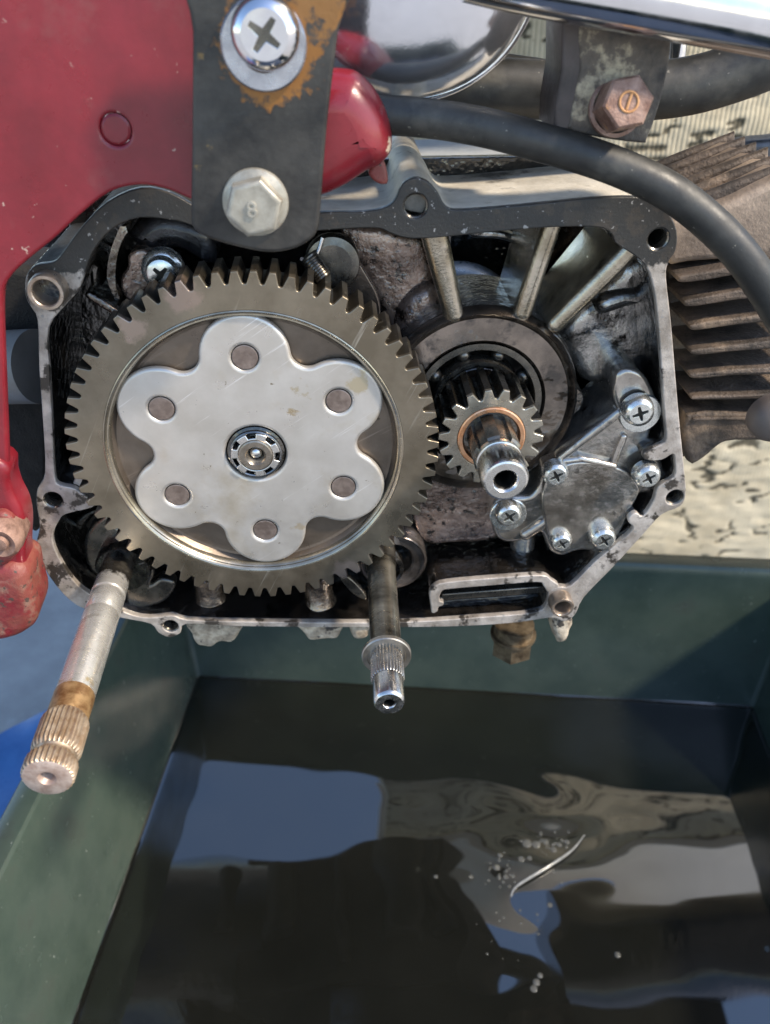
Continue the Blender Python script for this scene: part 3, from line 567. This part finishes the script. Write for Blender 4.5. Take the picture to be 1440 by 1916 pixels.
# ================================================================== BIG CLUTCH GEAR
GY = -6.0; gc = (-24.5, 298.5)
gear = thing("clutch_gear", "large worn steel gear with a shiny six-lobed plate", "gear", (gc[0], GY, gc[1]))
def gear_outline(c, rt, rr, n, a0=0, k=1.):
    pts = []
    for i in range(n):
        a = a0+2*PI*i/n; p = 2*PI/n; h = rt-rr; j = rnd.uniform(-.012, .012); jt = rnd.uniform(-.12, .05)
        for da, r in ((-.41, rr+.12), (-.36, rr+h*.14), (-.28, rr+h*.5), (-.20, rt-h*.14), (-.165, rt+jt), (.165, rt+jt), (.20, rt-h*.14), (.28, rr+h*.5), (.36, rr+h*.14), (.41, rr+.12), (.5, rr)):
            pts.append((c[0]+r*math.cos(a+(da+j)*p), c[1]+r*math.sin(a+(da+j)*p)))
    return pts
RT, RR, NT = 52.6, 49.2, 68
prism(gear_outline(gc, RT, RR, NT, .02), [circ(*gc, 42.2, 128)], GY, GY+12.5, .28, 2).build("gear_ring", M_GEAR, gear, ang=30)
lathe(gc, [(42.3, GY+.02), (42.0, GY-.12), (41.7, GY+.02), (41.3, GY+.55), (40.9, GY+.5), (40.5, GY+.9), (40.2, GY+3)], 128).build("recess_lip", mat("lip_highlight", (.27, .235, .18), (.40, .355, .28), .9, .24, .06, .1, bump=.02), gear)  # lighter than the gear steel, painting a highlight along the recess edge
lathe(gc, [(42.2, GY+12), (42.1, GY+2.0), (40.6, GY+2.0), (40.2, GY+2.6), (39.4, GY+4.0), (38.6, GY+4.15), (10, GY+4.2), (10, GY+12)], 128).build("web", M_WEB, gear)
PYF = -4.6; fcn = Vector(P2(478, 842, PYF)); h0 = Vector(P2(458, 673, PYF))-fcn; ra = math.atan2(h0.y, h0.x)
rh = .5*((Vector(P2(458, 673, PYF))-Vector(P2(496, 997, PYF))).length+(Vector(P2(304, 769, PYF))-Vector(P2(640, 918, PYF))).length)/2
def flower(c, rh, rl, valley, fil, rot, off=0.):
    rl = rl+off; fil = fil-off; cc = rh*math.cos(PI/6); hs = rh*.5
    # fillet circle centre on the valley axis, tangent outside to both lobes
    s_ = math.sqrt((rl+fil)**2-hs**2); vc = cc+s_; pts = []
    for k in range(6):
        a = rot+k*PI/3; lc = Vector((rh*math.cos(a), rh*math.sin(a))); va = a+PI/6; fcx = Vector((vc*math.cos(va), vc*math.sin(va)))
        va0 = a-PI/6; f0 = Vector((vc*math.cos(va0), vc*math.sin(va0)))
        d0 = f0-lc; d1 = fcx-lc; b0 = math.atan2(d0.y, d0.x); b1 = math.atan2(d1.y, d1.x)
        while b1 < b0: b1 += 2*PI
        for i in range(28): b = b0+(b1-b0)*i/28; pts.append((c.x+lc.x+rl*math.cos(b), c.y+lc.y+rl*math.sin(b)))
        ln = Vector((rh*math.cos(a+PI/3), rh*math.sin(a+PI/3))); e0 = lc-fcx; e1 = ln-fcx
        g0 = math.atan2(e0.y, e0.x); g1 = math.atan2(e1.y, e1.x)
        while g1 > g0: g1 -= 2*PI
        for i in range(12): b = g0+(g1-g0)*i/12; pts.append((c.x+fcx.x+fil*math.cos(b), c.y+fcx.y+fil*math.sin(b)))
    return pts
plate = prism(flower(fcn, rh, 12.3, 0, 4.6, ra), [circ(fcn.x+rh*math.cos(ra+k*PI/3), fcn.y+rh*math.sin(ra+k*PI/3), 3.6, 36) for k in range(6)]+[circ(fcn.x, fcn.y-1.2, 8.6, 48)], PYF, PYF+2.5, 1.1, 4)
plate.build("cover_plate", M_PLATE, gear, label="shiny pale six-lobed plate with round holes")
for k in range(6):
    c = (fcn.x+rh*math.cos(ra+k*PI/3), fcn.y+rh*math.sin(ra+k*PI/3))
    lathe(c, [(3.58, PYF+2), (3.5, PYF+.42), (3.3, PYF+.34), (1.2, PYF+.36), (0, PYF+.4)], 28).build("rivet", mat("brown_rivet_steel", (.17, .13, .11), (.27, .215, .185), .6, .38, .1, .35, bump=.06), gear)
nc = (fcn.x, fcn.y-1.2)
lathe(nc, [(8.4, -8), (8.2, -11.2), (7.5, -11.5), (7.2, -9.8), (6, -9.2)], 64).shift(7.4).build("lock_washer", M_DARKST, gear)
ring = []
for k in range(7):
    a = k*2*PI/7+.35; p = 2*PI/7
    for da in np.linspace(-.26, .26, 6): ring.append((7.0, a+da*p))
    for da in np.linspace(.28, .72, 6): ring.append((5.55, a+da*p))
prism([(nc[0]+r*math.cos(a), nc[1]+r*math.sin(a)) for r, a in ring], [circ(*nc, 4.9, 40)], -13.2, -8.6, .25).shift(7.4).build("castle_nut", M_STEEL, gear)
lathe(nc, [(7.5, -9.1), (7.5, -12.5), (7.15, -12.7), (6.85, -12.5), (6.85, -9.1)], 56).shift(7.4).build("nut_collar", mat("grey_washer_steel", (.12, .125, .13), (.24, .24, .245), .95, .25, .06, .2, bump=.02), gear)
lathe(nc, [(5.0, -12.5), (4.9, -13.3), (4.5, -13.5), (3.0, -13.5), (2.7, -13.1), (2.2, -12.1), (2.0, -10.1), (0, -10.1)], 48).shift(7.4).build("hub_shaft", mat("turned_brown_steel", (.24, .205, .165), (.34, .30, .25), .9, .3, .06, .3, bump=.03), gear)
mb = lathe(nc, [(1.95, -10.8), (1.8, -11.5), (1.3, -12.1), (.6, -12.4), (0, -12.5)], 24); mb.shift(7.4).build("centre_ball", M_STEEL, gear)

# ================================================================== CRANKSHAFT, BEARING
PYN = -6.0; pc = P2(919, 820, PYN)
crank = thing("crankshaft", "crankshaft end with small pinion gear and bored steel nose", "crankshaft", (pc[0], 0, pc[1]))
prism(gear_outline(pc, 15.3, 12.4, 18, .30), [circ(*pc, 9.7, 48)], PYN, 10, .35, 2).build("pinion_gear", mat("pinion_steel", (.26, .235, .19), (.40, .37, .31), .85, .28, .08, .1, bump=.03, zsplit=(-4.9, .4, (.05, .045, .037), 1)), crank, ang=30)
lathe(pc, [(9.8, -5), (9.75, PYN-.1), (9.4, PYN-.3), (8.4, PYN-.3), (8.0, PYN+.3), (8.0, -3)], 64).build("copper_washer", M_COPPER, crank)
def spl(nn, depth):
    def f(a, j, r): return r-depth*(1 if math.sin(a*nn) > .25 else 0)
    return f
lathe(pc, [(8.2, -3), (8.2, -4.5), (5.6, -4.7)], 48).build("washer_recess", M_DARKST, crank)
lathe(pc, [(7.0, -3), (7.0, -17.2), (6.2, -17.8)], 144, spl(6, 1.0)).build("splined_shaft", M_GUNMETAL, crank, ang=25)
lathe(pc, [(5.4, -16.6), (6.1, -17), (6.35, -17.6), (6.35, -19.6), (5.85, -19.8), (5.85, -20.4), (6.3, -20.7), (6.4, -21.2), (6.4, -28.4), (5.9, -29.4), (5.4, -29.6), (3.5, -29.6), (3.0, -29.1), (2.75, -28), (2.75, -14), (0, -14)], 64, mis=[0]*13+[1, 1]).build("shaft_nose", [M_STEEL, M_HOLE], crank)
lathe(bc, [(9, 12.8), (11.2, 12.8), (11.6, 13.2), (11.6, 22)], 48).build("inner_collar", M_DARKST, crank)
bear = thing("ball_bearing", "oily ball bearing ringing the crankshaft behind the pinion", "ball bearing", (bc[0], 16, bc[1]))
lathe(bc, [(19.3, 12.4), (17.4, 12.4), (17.0, 13), (17.0, 24)], 72).build("outer_race", M_GUNMETAL, bear)
lathe(bc, [(12.0, 24), (12.0, 12.8), (12.6, 12.3), (13.6, 12.3), (13.9, 13), (13.9, 24)], 64).build("inner_race", M_GUNMETAL, bear)
lathe(bc, [(17, 22), (13.9, 22)], 40).build("race_gap", M_HOLE, bear)
for k in range(9):
    a = k*2*PI/9+.5; q = (bc[0]+15.45*math.cos(a), bc[1]+15.45*math.sin(a))
    lathe(q, [(0, 13.6), (1.1, 13.9), (1.9, 14.8), (2.25, 16), (1.9, 17.2), (0, 18)], 16).build("ball", M_GUNMETAL, bear)

# ================================================================== OIL PUMP
pump = thing("oil_pump", "cast alloy oil pump held by six cross-head screws beside the pinion", "oil pump", PY(1100, 960, 8))
body_px = [(1196, 733), (1222, 745), (1230, 772), (1220, 800), (1216, 845), (1240, 868), (1242, 905), (1226, 922), (1192, 930), (1168, 975), (1160, 1020), (1140, 1040), (1100, 1032), (1075, 1034), (1050, 1042), (1028, 1032), (1015, 1002), (1000, 1000), (975, 1014), (945, 1016), (926, 1002), (918, 965), (926, 940), (950, 930), (990, 928), (1010, 905), (1014, 876), (1032, 862), (1090, 820), (1150, 765), (1170, 742)]
prism(poly(smooth(body_px, 4), 6), (), 6, 30, 1.6, 4).build("pump_body", M_PUMP, pump)
prism(poly(smooth([(1175, 690), (1205, 702), (1226, 740), (1232, 772), (1205, 806), (1168, 790), (1148, 745), (1152, 705)], 4), 4.5), (), 4.5, 30, 1.5, 4).build("screw_tower", M_PUMP, pump)
def bar(a, b, r, y0, y1): return prism(capsule(P2(*a, y0), P2(*b, y0), r, r), (), y0, y1, r*.9, 4)
bar((1158, 776), (1050, 860), 1.6, 4, 9).build("edge_ridge", M_PUMP, pump)
bar((1168, 820), (1150, 866), 1.2, 4.4, 9).build("edge_ridge", M_PUMP, pump)
bar((1055, 866), (1090, 862), 1.2, 3.6, 9).build("edge_ridge", M_PUMP, pump)
bar((1085, 861), (1150, 876), 1.2, 3.6, 9).build("edge_ridge", M_PUMP, pump)
bar((985, 1005), (1030, 975), 2.0, 4.2, 12).build("edge_ridge", M_PUMP, pump)
cover_px = [(1052, 872), (1086, 864), (1132, 868), (1175, 884), (1196, 910), (1195, 926), (1178, 958), (1166, 985), (1152, 1010), (1130, 1022), (1085, 1020), (1045, 1022), (1026, 1004), (1016, 965), (1014, 930), (1024, 895)]
prism(poly(smooth(cover_px, 4), 3.6), (), 3.6, 7, .8, 3).build("pump_cover", M_PUMP, pump)
for px, py, R_, y, rot, h in ((1198, 775, 4.75, -1.2, .35, 4.5), (1041, 892, 4.2, .2, .5, 4), (1214, 896, 4.3, -1.6, .55, 4.5), (953, 968, 4.35, 1.5, .7, 4), (1052, 1019, 3.6, .2, .6, 4), (1131, 1013, 4.35, -.6, .65, 4.4)):
    screw("screw", pump, px, py, y, R_, h, rot)
a = P2(1198, 775, 3.6); lathe(a, [(6.3, 5), (6.3, 3.9), (6, 3.5), (4, 3.5)], 40).build("washer", M_SCREW, pump)
a = P2(950, 962, 6); lathe(a, [(6., 7), (6., 5.6), (5.7, 5.3), (4, 5.3)], 40).build("washer", M_SCREW, pump)

# ================================================================== KICK START SHAFT
k0 = PY(220, 1060, 0)
kt = PY(88, 1456, -84); kc = ((k0.x+kt.x)/2, (k0.z+kt.z)/2)
kick = thing("kickstart_shaft", "long kick start shaft with rusty splined end at lower left", "shaft", (kc[0], 0, kc[1]))
KA = Vector((kt.x-k0.x, kt.y-k0.y, kt.z-k0.z)); KL = KA.length
def kl(prof, n=64, rf=None, mis=None): return lathe(tuple(k0), prof, n, rf, axis=KA, mis=mis)
q = KL/84.
kl([(5.0, -14), (5.0, 14*q), (5.12, 14.4*q), (5.12, 15*q), (4.95, 15.3*q), (4.95, 16*q), (5.12, 16.3*q), (5.12, 24*q), (5.02, 24.3*q), (5.02, 24.8*q), (5.12, 25.1*q), (5.15, 57*q)]).build("shaft", M_SHAFT, kick)
kl([(5.16, 57*q), (5.22, 57.4*q), (5.22, 64.8*q), (5.05, 65.4*q)]).build("rust_band", M_RUSTBAND, kick, label="band of orange rust round the shaft")
def teeth(nn, dep):
    def f(a, j, r): return r-dep*(.5-.5*math.cos(a*nn))**.8 if r > 5.3 else r
    return f
kl([(4.9, 65*q), (5.7, 66.2*q), (6.0, 67*q), (6.05, 75.4*q), (5.8, 76.4*q), (5.2, 77.2*q)], 260, teeth(30, .6)).build("spline", M_RUSTY, kick, ang=60)
kl([(5.2, 77*q), (4.9, 77.6*q), (4.9, 78.2*q), (5.2, 78.8*q)], 40).build("clamp_groove", M_RUSTY, kick)
E0 = KL
kl([(5.2, 78.6*q), (6.0, 79.2*q), (6.25, 79.8*q), (6.25, E0-.7), (5.9, E0-.2), (5.2, E0)], 260, teeth(30, .6)).build("spline", M_RUSTY, kick, ang=60)
kl([(5.7, E0-.1), (5.4, E0+.08), (2.2, E0+.08), (1.7, E0-.6), (1.1, E0-2.6), (0, E0-2.6)], 48, mis=[0, 0, 0, 0, 1]).build("shaft_end", [mat("pinkish_worn_end", (.34, .24, .195), (.52, .42, .36), .45, .45, .1, .3, bump=.12), M_HOLE], kick)
# dog plates and collar behind the shaft, black with oil
cm = P2(236, 1046, 8)
lathe(cm, [(0, 2), (8.2, 2), (8.8, 3), (8.8, 10), (7.6, 10.4)], 48).build("collar", M_DARKST, kick)
def kp(pts, y0, y1, name): prism(poly(smooth(pts, 4), y0), (), y0, y1, 1.2, 3).build(name, M_GUNMETAL if name == "ratchet_cam" else M_DARKST, kick)
kp([(158, 1010), (176, 980), (206, 962), (214, 985), (250, 1000), (270, 1050), (240, 1090), (180, 1078), (160, 1050)], 10, 16, "ratchet_cam")
kp([(130, 990), (160, 960), (186, 955), (160, 985), (152, 1020), (158, 1050), (150, 1048), (132, 1020)], 20, 26, "ratchet_plate")
kp([(240, 1080), (280, 1065), (288, 1076), (282, 1094), (300, 1083), (324, 1088), (326, 1104), (304, 1128), (262, 1140), (236, 1134)], 5, 10, "ratchet_cam")
kp([(262, 1040), (284, 1050), (278, 1072), (258, 1080)], 6, 10, "ratchet_plate")

# ================================================================== GEAR SHIFT SHAFT
s0 = PY(713, 1062, 0); st = PY(728, 1317, -59)
shift = thing("shift_shaft", "slim gear shift shaft with collar and fine splines", "shaft", (s0.x, 0, s0.z))
SA = Vector((st.x-s0.x, st.y-s0.y, st.z-s0.z)); SL = SA.length
def sl_(prof, n=56, rf=None, mis=None): return lathe(tuple(s0), prof, n, rf, axis=SA, mis=mis)
LC = 39.5*SL/59
sl_([(5.0, -16), (5.0, -2), (4.8, -.4), (4.55, 0), (4.55, LC)]).build("shaft", mat("oily_shaft_steel", (.05, .045, .036), (.34, .31, .25), .9, .28, .08, .07, bump=.02, stretch=(.5, 1, .5)), shift)
sl_([(4.4, LC), (6.8, LC), (7.1, LC+.3), (7.1, LC+1.4), (6.8, LC+1.7), (5.6, LC+1.7), (5.4, LC+1.3), (4.4, LC+1.3)]).build("collar", mat("worn_collar_steel", (.30, .275, .235), (.46, .42, .37), .9, .35, .08, .2, bump=.03), shift)
def st2(a, j, r): return r-.36*(.5-.5*math.cos(a*30)) if r > 4.35 else r
sl_([(4.0, LC+1), (4.7, LC+1.1), (4.75, LC+10.4), (4.3, LC+11)], 240, st2).build("spline", mat("spline_steel", (.32, .30, .27), (.50, .48, .44), .95, .28, .06, .2, bump=.02), shift, ang=60)
sl_([(4.2, LC+10.8), (4.25, LC+11.3), (4.25, SL-1.0), (3.9, SL-.2), (3.6, SL), (1.7, SL), (1.4, SL-.4), (1.3, SL-3), (0, SL-3)], mis=[0]*6+[1, 1]).build("shaft_end", [M_STEEL, M_HOLE], shift)
sc_ = P2(735, 1052, 10)
lathe(sc_, [(11.5, 22), (11.5, 10.5), (10.8, 9.6), (10.2, 10.4), (7.2, 10.4), (6.6, 11), (6.4, 18)], 56).build("bearing_bush", mat("oily_bush_steel", (.11, .095, .085), (.34, .30, .28), .85, .2, .08, .1, bump=.05), shift)
lathe(P2(720, 1064, 5), [(4.9, 4), (6.2, 4.2), (6.4, 6), (6.2, 9)], 40).build("oil_seal", M_DARKST, shift)
prism(poly(smooth([(632, 1072), (652, 1080), (680, 1108), (684, 1122), (664, 1114), (642, 1092)], 4), 4), (), 4, 6.5, .4).build("stop_plate", M_GUNMETAL, shift)

# ================================================================== SHIFT LINKAGE BEHIND THE GEAR (top)
lk = thing("shift_linkage", "dark curved shift arm plate peeking over the big gear", "linkage", PY(650, 540, 14))
prism(poly(smooth([(590, 450), (625, 440), (660, 452), (672, 490), (690, 522), (706, 552), (712, 590), (700, 640), (600, 640), (570, 500)], 5), 13), (), 13, 16, .5).build("arm_plate", mat("brown_oiled_plate", (.07, .055, .045), (.16, .13, .11), .8, .24, .08, .08, bump=.06), lk)
c = P2(622, 492, 12); lathe(c, [(0, 10.5), (5.2, 10.5), (7.2, 11), (7.6, 12), (7.6, 14)], 48).build("drum_stopper", M_GUNMETAL, lk)
mb = MB(); A = PY(575, 478, 8); B = PY(604, 520, 6); pts = []; ax = (B-A).normalized(); u = ax.orthogonal().normalized(); v = ax.cross(u); Ls = (B-A).length
for i in range(9*14+1):
    t = i/(9*14); a = t*9*2*PI; pts.append(tuple(A+ax*Ls*t+u*2.1*math.cos(a)+v*2.1*math.sin(a)))
tube(pts, .55, 8).build("return_spring", M_GUNMETAL, lk)
tube([tuple(PY(603, 445, 9)), tuple(PY(597, 465, 8.6)), tuple(PY(590, 480, 8))], .5, 8).build("spring_hook", M_STEEL, lk)
c = P2(304, 508, 14)
o = lathe(c, [(5.9, 17), (5.9, 14.6), (5.5, 14), (4.6, 13.6), (3.9, 11.6), (3, 11.2), (0, 11.1)], 36).build("retainer_screw", M_SCREW, lk)
prism(cross_ring(*c, 2.4, .55, .8), (), 10.95, 11.6, .05).build("screw_recess", M_HOLE, o)

# ================================================================== RED FRAME
fr = thing("motorcycle_frame", "glossy red painted frame panel with worn and rusty lower end", "motorcycle frame", PY(100, 900, -10))
RY = -13.
panel_px = [(-260, -300), (420, -300), (420, 395), (352, 372), (315, 356), (262, 347), (205, 360), (150, 402), (100, 448), (50, 488), (14, 525), (4, 565), (8, 700), (14, 850), (18, 940), (34, 962), (46, 1010), (44, 1060), (50, 1090), (-80, 1120), (-260, 1100)]
rc = circ(*P2(216, 243, RY), 3.35, 30)
pp = poly(smooth(panel_px[2:18], 3, False)+panel_px[18:]+panel_px[:2], RY)
prism(pp, [rc], RY, RY+3.2, .9, 4).build("side_panel", M_RED, fr)
lathe(P2(216, 243, RY), [(3.3, RY+3), (3.25, RY+.5), (2.7, RY+.15), (0, RY+.1)], 30).build("plug", M_RED, fr)
prism([(-420, 470), (340, 470), (360, 560), (300, 640), (-400, 640), (-440, 560)], (), 20, 230, 20, 4).build("overhead_shade_body", M_RUBBER, fr)  # unseen bike body, added overhead to shade the engine and oil
# rounded swell of the frame right of the strap
q = smooth([(560, 150), (650, 138), (690, 160), (718, 200), (734, 246), (736, 290), (716, 318), (688, 332), (640, 362), (590, 380), (520, 370), (510, 250)], 4)
mb = prism(poly(q, -12), (), -12, 5, 8, 8)
px_ = lambda a, b: tuple(PY(a, b, -8)-Vector(fr.location)/S)
mb.build("frame_swell", mat("scuffed_red_paint", (.15, .008, .014), (.215, .013, .022), 0, .33, .1, .05, bump=.06, bscale=.4, coat=.2, c3=(.20, .05, .048), c3s=.045, c3t=.56, c3w=.16, c4=(.42, .27, .22), c4s=.28, c4t=.70, spot=[(px_(734, 275), 1.6, 1.6, (.46, .36, .27), .5), (px_(716, 318), .8, 1.6, (.50, .42, .33), .5), (px_(690, 250), 1.2, 2.2, (.30, .16, .13), .35)]), fr)
q = smooth([(690, 318), (716, 300), (726, 340), (712, 346), (694, 334)], 3)
prism(poly(q, -2), (), -2, 3, .8).build("swell_tab", M_REDRUST, fr)
# painted arm and rusty lower lug
q = smooth([(-80, 860), (6, 870), (16, 905), (24, 930), (38, 958), (45, 992), (44, 1040), (47, 1066), (52, 1090), (20, 1100), (-80, 1100)], 3)
prism(poly(q, -15), (), -15, -4, 2.2, 4).build("frame_arm", M_RED, fr)
q = smooth([(-60, 1066), (10, 1060), (46, 1074), (56, 1108), (66, 1148), (61, 1176), (44, 1190), (14, 1202), (-40, 1206), (-80, 1190)], 4)
rough_up(rough_up(prism(poly(q, -18), (), -18, 0, 4, 6), .35, .12, 3), .15, .6, 4).build("rusty_lug", M_REDRUST, fr, label="rust worn red lug at the frame's lower end")
q = smooth([(-60, 1000), (-10, 962), (18, 968), (36, 1000), (34, 1034), (8, 1058), (-30, 1062)], 4)
rough_up(prism(poly(q, -17.5), (), -17.5, -12, 1.5, 3), .2, .3, 8).build("worn_boss", M_REDRUST, fr)
c = P2(2, 1010, -20)
rough_up(lathe(c, [(0, -23), (2.2, -22.6), (2.6, -21), (4.4, -22), (5.5, -20.5), (5.8, -18), (5.6, -12)], 32), .25, .3, 5).build("frame_bolt", mat("rusty_dark_bolt", (.13, .07, .05), (.33, .20, .15), .3, .6, .1, .2, bump=.25), fr, label="rusty bolt in the frame's lower end")
# the grey tube behind the panel, left edge
mb = tube([tuple(PY(-60, 690, 44)), tuple(PY(72, 686, 34))], 11.6, 36); o = mb.build("grey_tube", M_GREYTUBE, origin=PY(30, 690, 36)); tag(o, "short grey tube between the red panel and the engine case", "tube")
# soot-dark underside panel behind it (engine mount), left of the case
mt = prism(poly(smooth([(-40, 540), (40, 500), (90, 540), (95, 700), (95, 900), (82, 960), (66, 1000), (30, 970), (-40, 940)], 4), 46), (), 46, 70, 3)
o = mt.build("engine_mount", MATS["dull_black_grease"], origin=PY(40, 960, 50)); tag(o, "black greasy engine mount behind the red panel edge", "engine mount")

# ================================================================== BLACK STRAP WITH TWO BOLTS
sb = thing("mounting_strap", "flat black steel strap with rust stains and two bolts", "bracket", PY(480, 430, -24))
strap_px = [(362, -60), (360, 60), (359, 250), (357, 400), (362, 428), (385, 445), (440, 462), (500, 473), (545, 468), (578, 452), (594, 430), (600, 380), (612, 230), (632, 60), (645, -60)]
SY = -26
prism(poly(smooth(strap_px, 4), SY), (), SY, SY+3.4, .9, 4).build("strap", mat("black_strap_paint", (.014, .014, .014), (.05, .047, .042), .25, .36, .1, .07, bump=.12, bscale=.6,
      c3=(.17, .115, .04), c3s=.09, c3t=.63, c3w=.05, spot=[((PY(505, 92, SY).x-sb.location.x/S, SY-sb.location.y/S, PY(505, 92, SY).z-sb.location.z/S), 9.0, 4.5, (.23, .10, .022), .28),
      ((PY(600, 10, SY).x-sb.location.x/S, SY-sb.location.y/S, PY(600, 10, SY).z-sb.location.z/S), 4, 5., (.22, .105, .03), .26)]), sb)
c = P2(493, 84, SY-1)
lathe(c, [(8.5, SY+.3), (8.5, SY-1.4), (8.1, SY-1.9), (5, SY-1.9)], 48).build("washer", mat("blue_zinc_washer", (.33, .34, .38), (.48, .49, .53), .9, .25, .06, .2, bump=.02), sb)
s = screw("cross_head_screw", sb, 494, 66, SY-7.0, 6.7, 5.2, .95, floor=M_GUNMETAL); s.data.materials[0] = M_CHROME
c = P2(478, 379, SY-.5)
fb = lathe(c, [(6.9, SY), (7.2, SY-.5), (7.0, SY-1.2), (5.4, SY-2.0), (0, SY-2.0)], 48).build("flange_bolt", M_BOLT, sb)
prism(hexpts(c[0], c[1], 6.3, .22), (), SY-6.2, SY-1.6, 1.1, 4).build("bolt_head", M_BOLT, fb)
text_mb("8", 4.6, (c[0]-.4, c[1]-.2), SY-6.2, .05, .45).build("grade_mark", M_BOLT, fb)

tube(smooth([(-700, 150, 300), (-500, 150, 292), (-300, 150, 287), (-66, 150, 285)], 4, False), [66]*13, 28).build("sky_blocker_left", M_BLACKOIL, fr)  # unseen dark tube, added to keep sky out of the oil's reflection
tube(smooth([(150, 128, 284), (260, 128, 280), (400, 128, 280), (640, 128, 310)], 4, False), [42]*13, 28).build("sky_blocker_right", M_BLACKOIL, fr)  # also unseen, added to darken the mirrored sky at the right
# ================================================================== CHROME COVER, FOOTREST BAR, HOSES
cc = PY(765, -62, 12)
mb = MB(); vs = []; n, m_ = 64, 24
for j in range(m_+1):
    a = PI/2*j/m_
    for i in range(n):
        b = 2*PI*i/n; vs.append((cc.x+30*math.cos(a)*math.cos(b), 12-15*math.sin(a), cc.z+27.5*math.cos(a)*math.sin(b)))
fs = [(j*n+i, j*n+(i+1) % n, (j+1)*n+(i+1) % n, (j+1)*n+i) for j in range(m_) for i in range(n)]
mb.add(vs, fs); mb.join(MB().add([(cc.x+30*math.cos(2*PI*i/n), 12+q*3, cc.z+27.5*math.sin(2*PI*i/n)) for q in (0, 1) for i in range(n)], [(i, (i+1) % n, n+(i+1) % n, n+i) for i in range(n)]))
mb.join(tube([(cc.x+30.2*math.cos(2*PI*i/90), 12.5, cc.z+27.7*math.sin(2*PI*i/90)) for i in range(91)], 1.1, 10, False))
o = mb.build("chrome_cover", M_CHROMED, origin=cc, ang=60); tag(o, "domed chrome cover at the top behind the black strap", "cover")

fb = thing("footrest_bar", "chromed footrest bar with dark rusted bracket plate at upper right", "footrest", PY(1170, 40, -10))
pts = [tuple(PY(a, b, -14)) for a, b in ((880, -70), (1000, -42), (1200, -6), (1480, 46))]
tube(smooth(pts, 4, False), 7.2, 32).build("bar", M_CHROME, fb)
q = smooth([(1096, 30), (1240, 30), (1256, 80), (1238, 180), (1212, 256), (1196, 268), (1090, 252), (1064, 240), (1066, 225), (1084, 130)], 4)
prism(poly(q, -6), (), -6, -2.5, .6, 3).build("bracket_plate", M_BRKT, fb)
q = [(1052, 34), (1106, 34), (1090, 130), (1072, 236), (1066, 246), (1036, 246), (1038, 200), (1050, 130)]
prism(poly(q, -5.6), (), -5.6, 12, .8, 3).build("bracket_side", mat("brown_black_bracket", (.03, .024, .022), (.07, .055, .05), .2, .5, .1, .1, bump=.1), fb)
b0 = PY(1150, 203, -6); b1 = PY(1176, 191, -15); A = (b1-b0)
bo = lathe(tuple(b0), [(6.4, 0), (6.4, 1.2), (5.6, 1.6)], 40, axis=A).build("bolt", M_RUSTBOLT, fb)
u = A.normalized().orthogonal().normalized(); v = A.normalized().cross(u); L_ = A.length; mb = MB()
rings = [(5.9, .6), (5.9, L_-.5), (5.3, L_), (0.01, L_)]
vs = []
for r, t in rings:
    for k in range(6): a = k*PI/3+.4; vs.append(tuple(b0+A.normalized()*t+u*r*math.cos(a)+v*r*math.sin(a)))
mb.add(vs, [(j*6+i, j*6+(i+1) % 6, (j+1)*6+(i+1) % 6, (j+1)*6+i) for j in range(3) for i in range(6)]); mb.build("bolt_head", M_RUSTBOLT, bo, ang=25)
mk = MB(); e = b0+A.normalized()*(L_+.05)
xr = Vector((0, 1, 0)).cross(A).normalized(); xr = A.normalized().cross(Vector((0, 0, 1))).normalized(); zr = xr.cross(A.normalized())
if zr.z < 0: zr = -zr
if xr.x < 0: xr = -xr
ringp = [tuple(e+xr*2.1*math.cos(t)+zr*2.1*math.sin(t)) for t in np.linspace(0, 2*PI, 30)]
mk.join(tube(ringp, .3, 8, False)); mk.join(tube([tuple(e-zr*1.6-xr*.5), tuple(e+xr*.0), tuple(e+zr*1.6+xr*.5)], .35, 8))
mk.build("head_mark", mat("orange_rust_mark", (.42, .20, .08), (.52, .28, .12), .2, .6, .1, .3, bump=.1), bo)

def hose(name, pts, r, label, cat="hose", m=M_RUBBER):
    P = smooth([tuple(PY(a, b, y)) for a, b, y in pts], 7, False); o = tube(P, r, 24).build(name, m, origin=P[len(P)//2], ang=60); return tag(o, label, cat)
hose("rubber_hose", [(560, 190, -2), (700, 213, 0), (800, 222, -1), (900, 238, -3), (1000, 264, -5), (1090, 290, -7), (1170, 319, -9), (1250, 358, -11), (1320, 410, -13), (1380, 470, -15), (1430, 540, -17), (1490, 640, -19)], 4.4, "slim black hose curving over the case corner in front of the fins")
hose("rubber_hose", [(600, 140, 26), (720, 152, 26), (880, 163, 26), (1050, 170, 26), (1180, 173, 26), (1280, 163, 25), (1360, 142, 24), (1440, 112, 22), (1540, 70, 20)], 7.2, "thick straight dark hose passing behind the rusted bracket")
hose("control_cable", [(780, 96, 52), (900, 116, 50), (1000, 130, 48), (1080, 142, 46), (1200, 150, 46)], 3.0, "thin black cable just above the thick hose", "cable")
o = tube([tuple(PY(1262, 110, 60)), tuple(PY(1266, 66, 60)), tuple(PY(1268, 20, 60))], 3.2, 16).build("metal_rod", M_CHROME, origin=PY(1265, 60, 60)); tag(o, "short bright rod between the bracket and the thick hose", "rod")
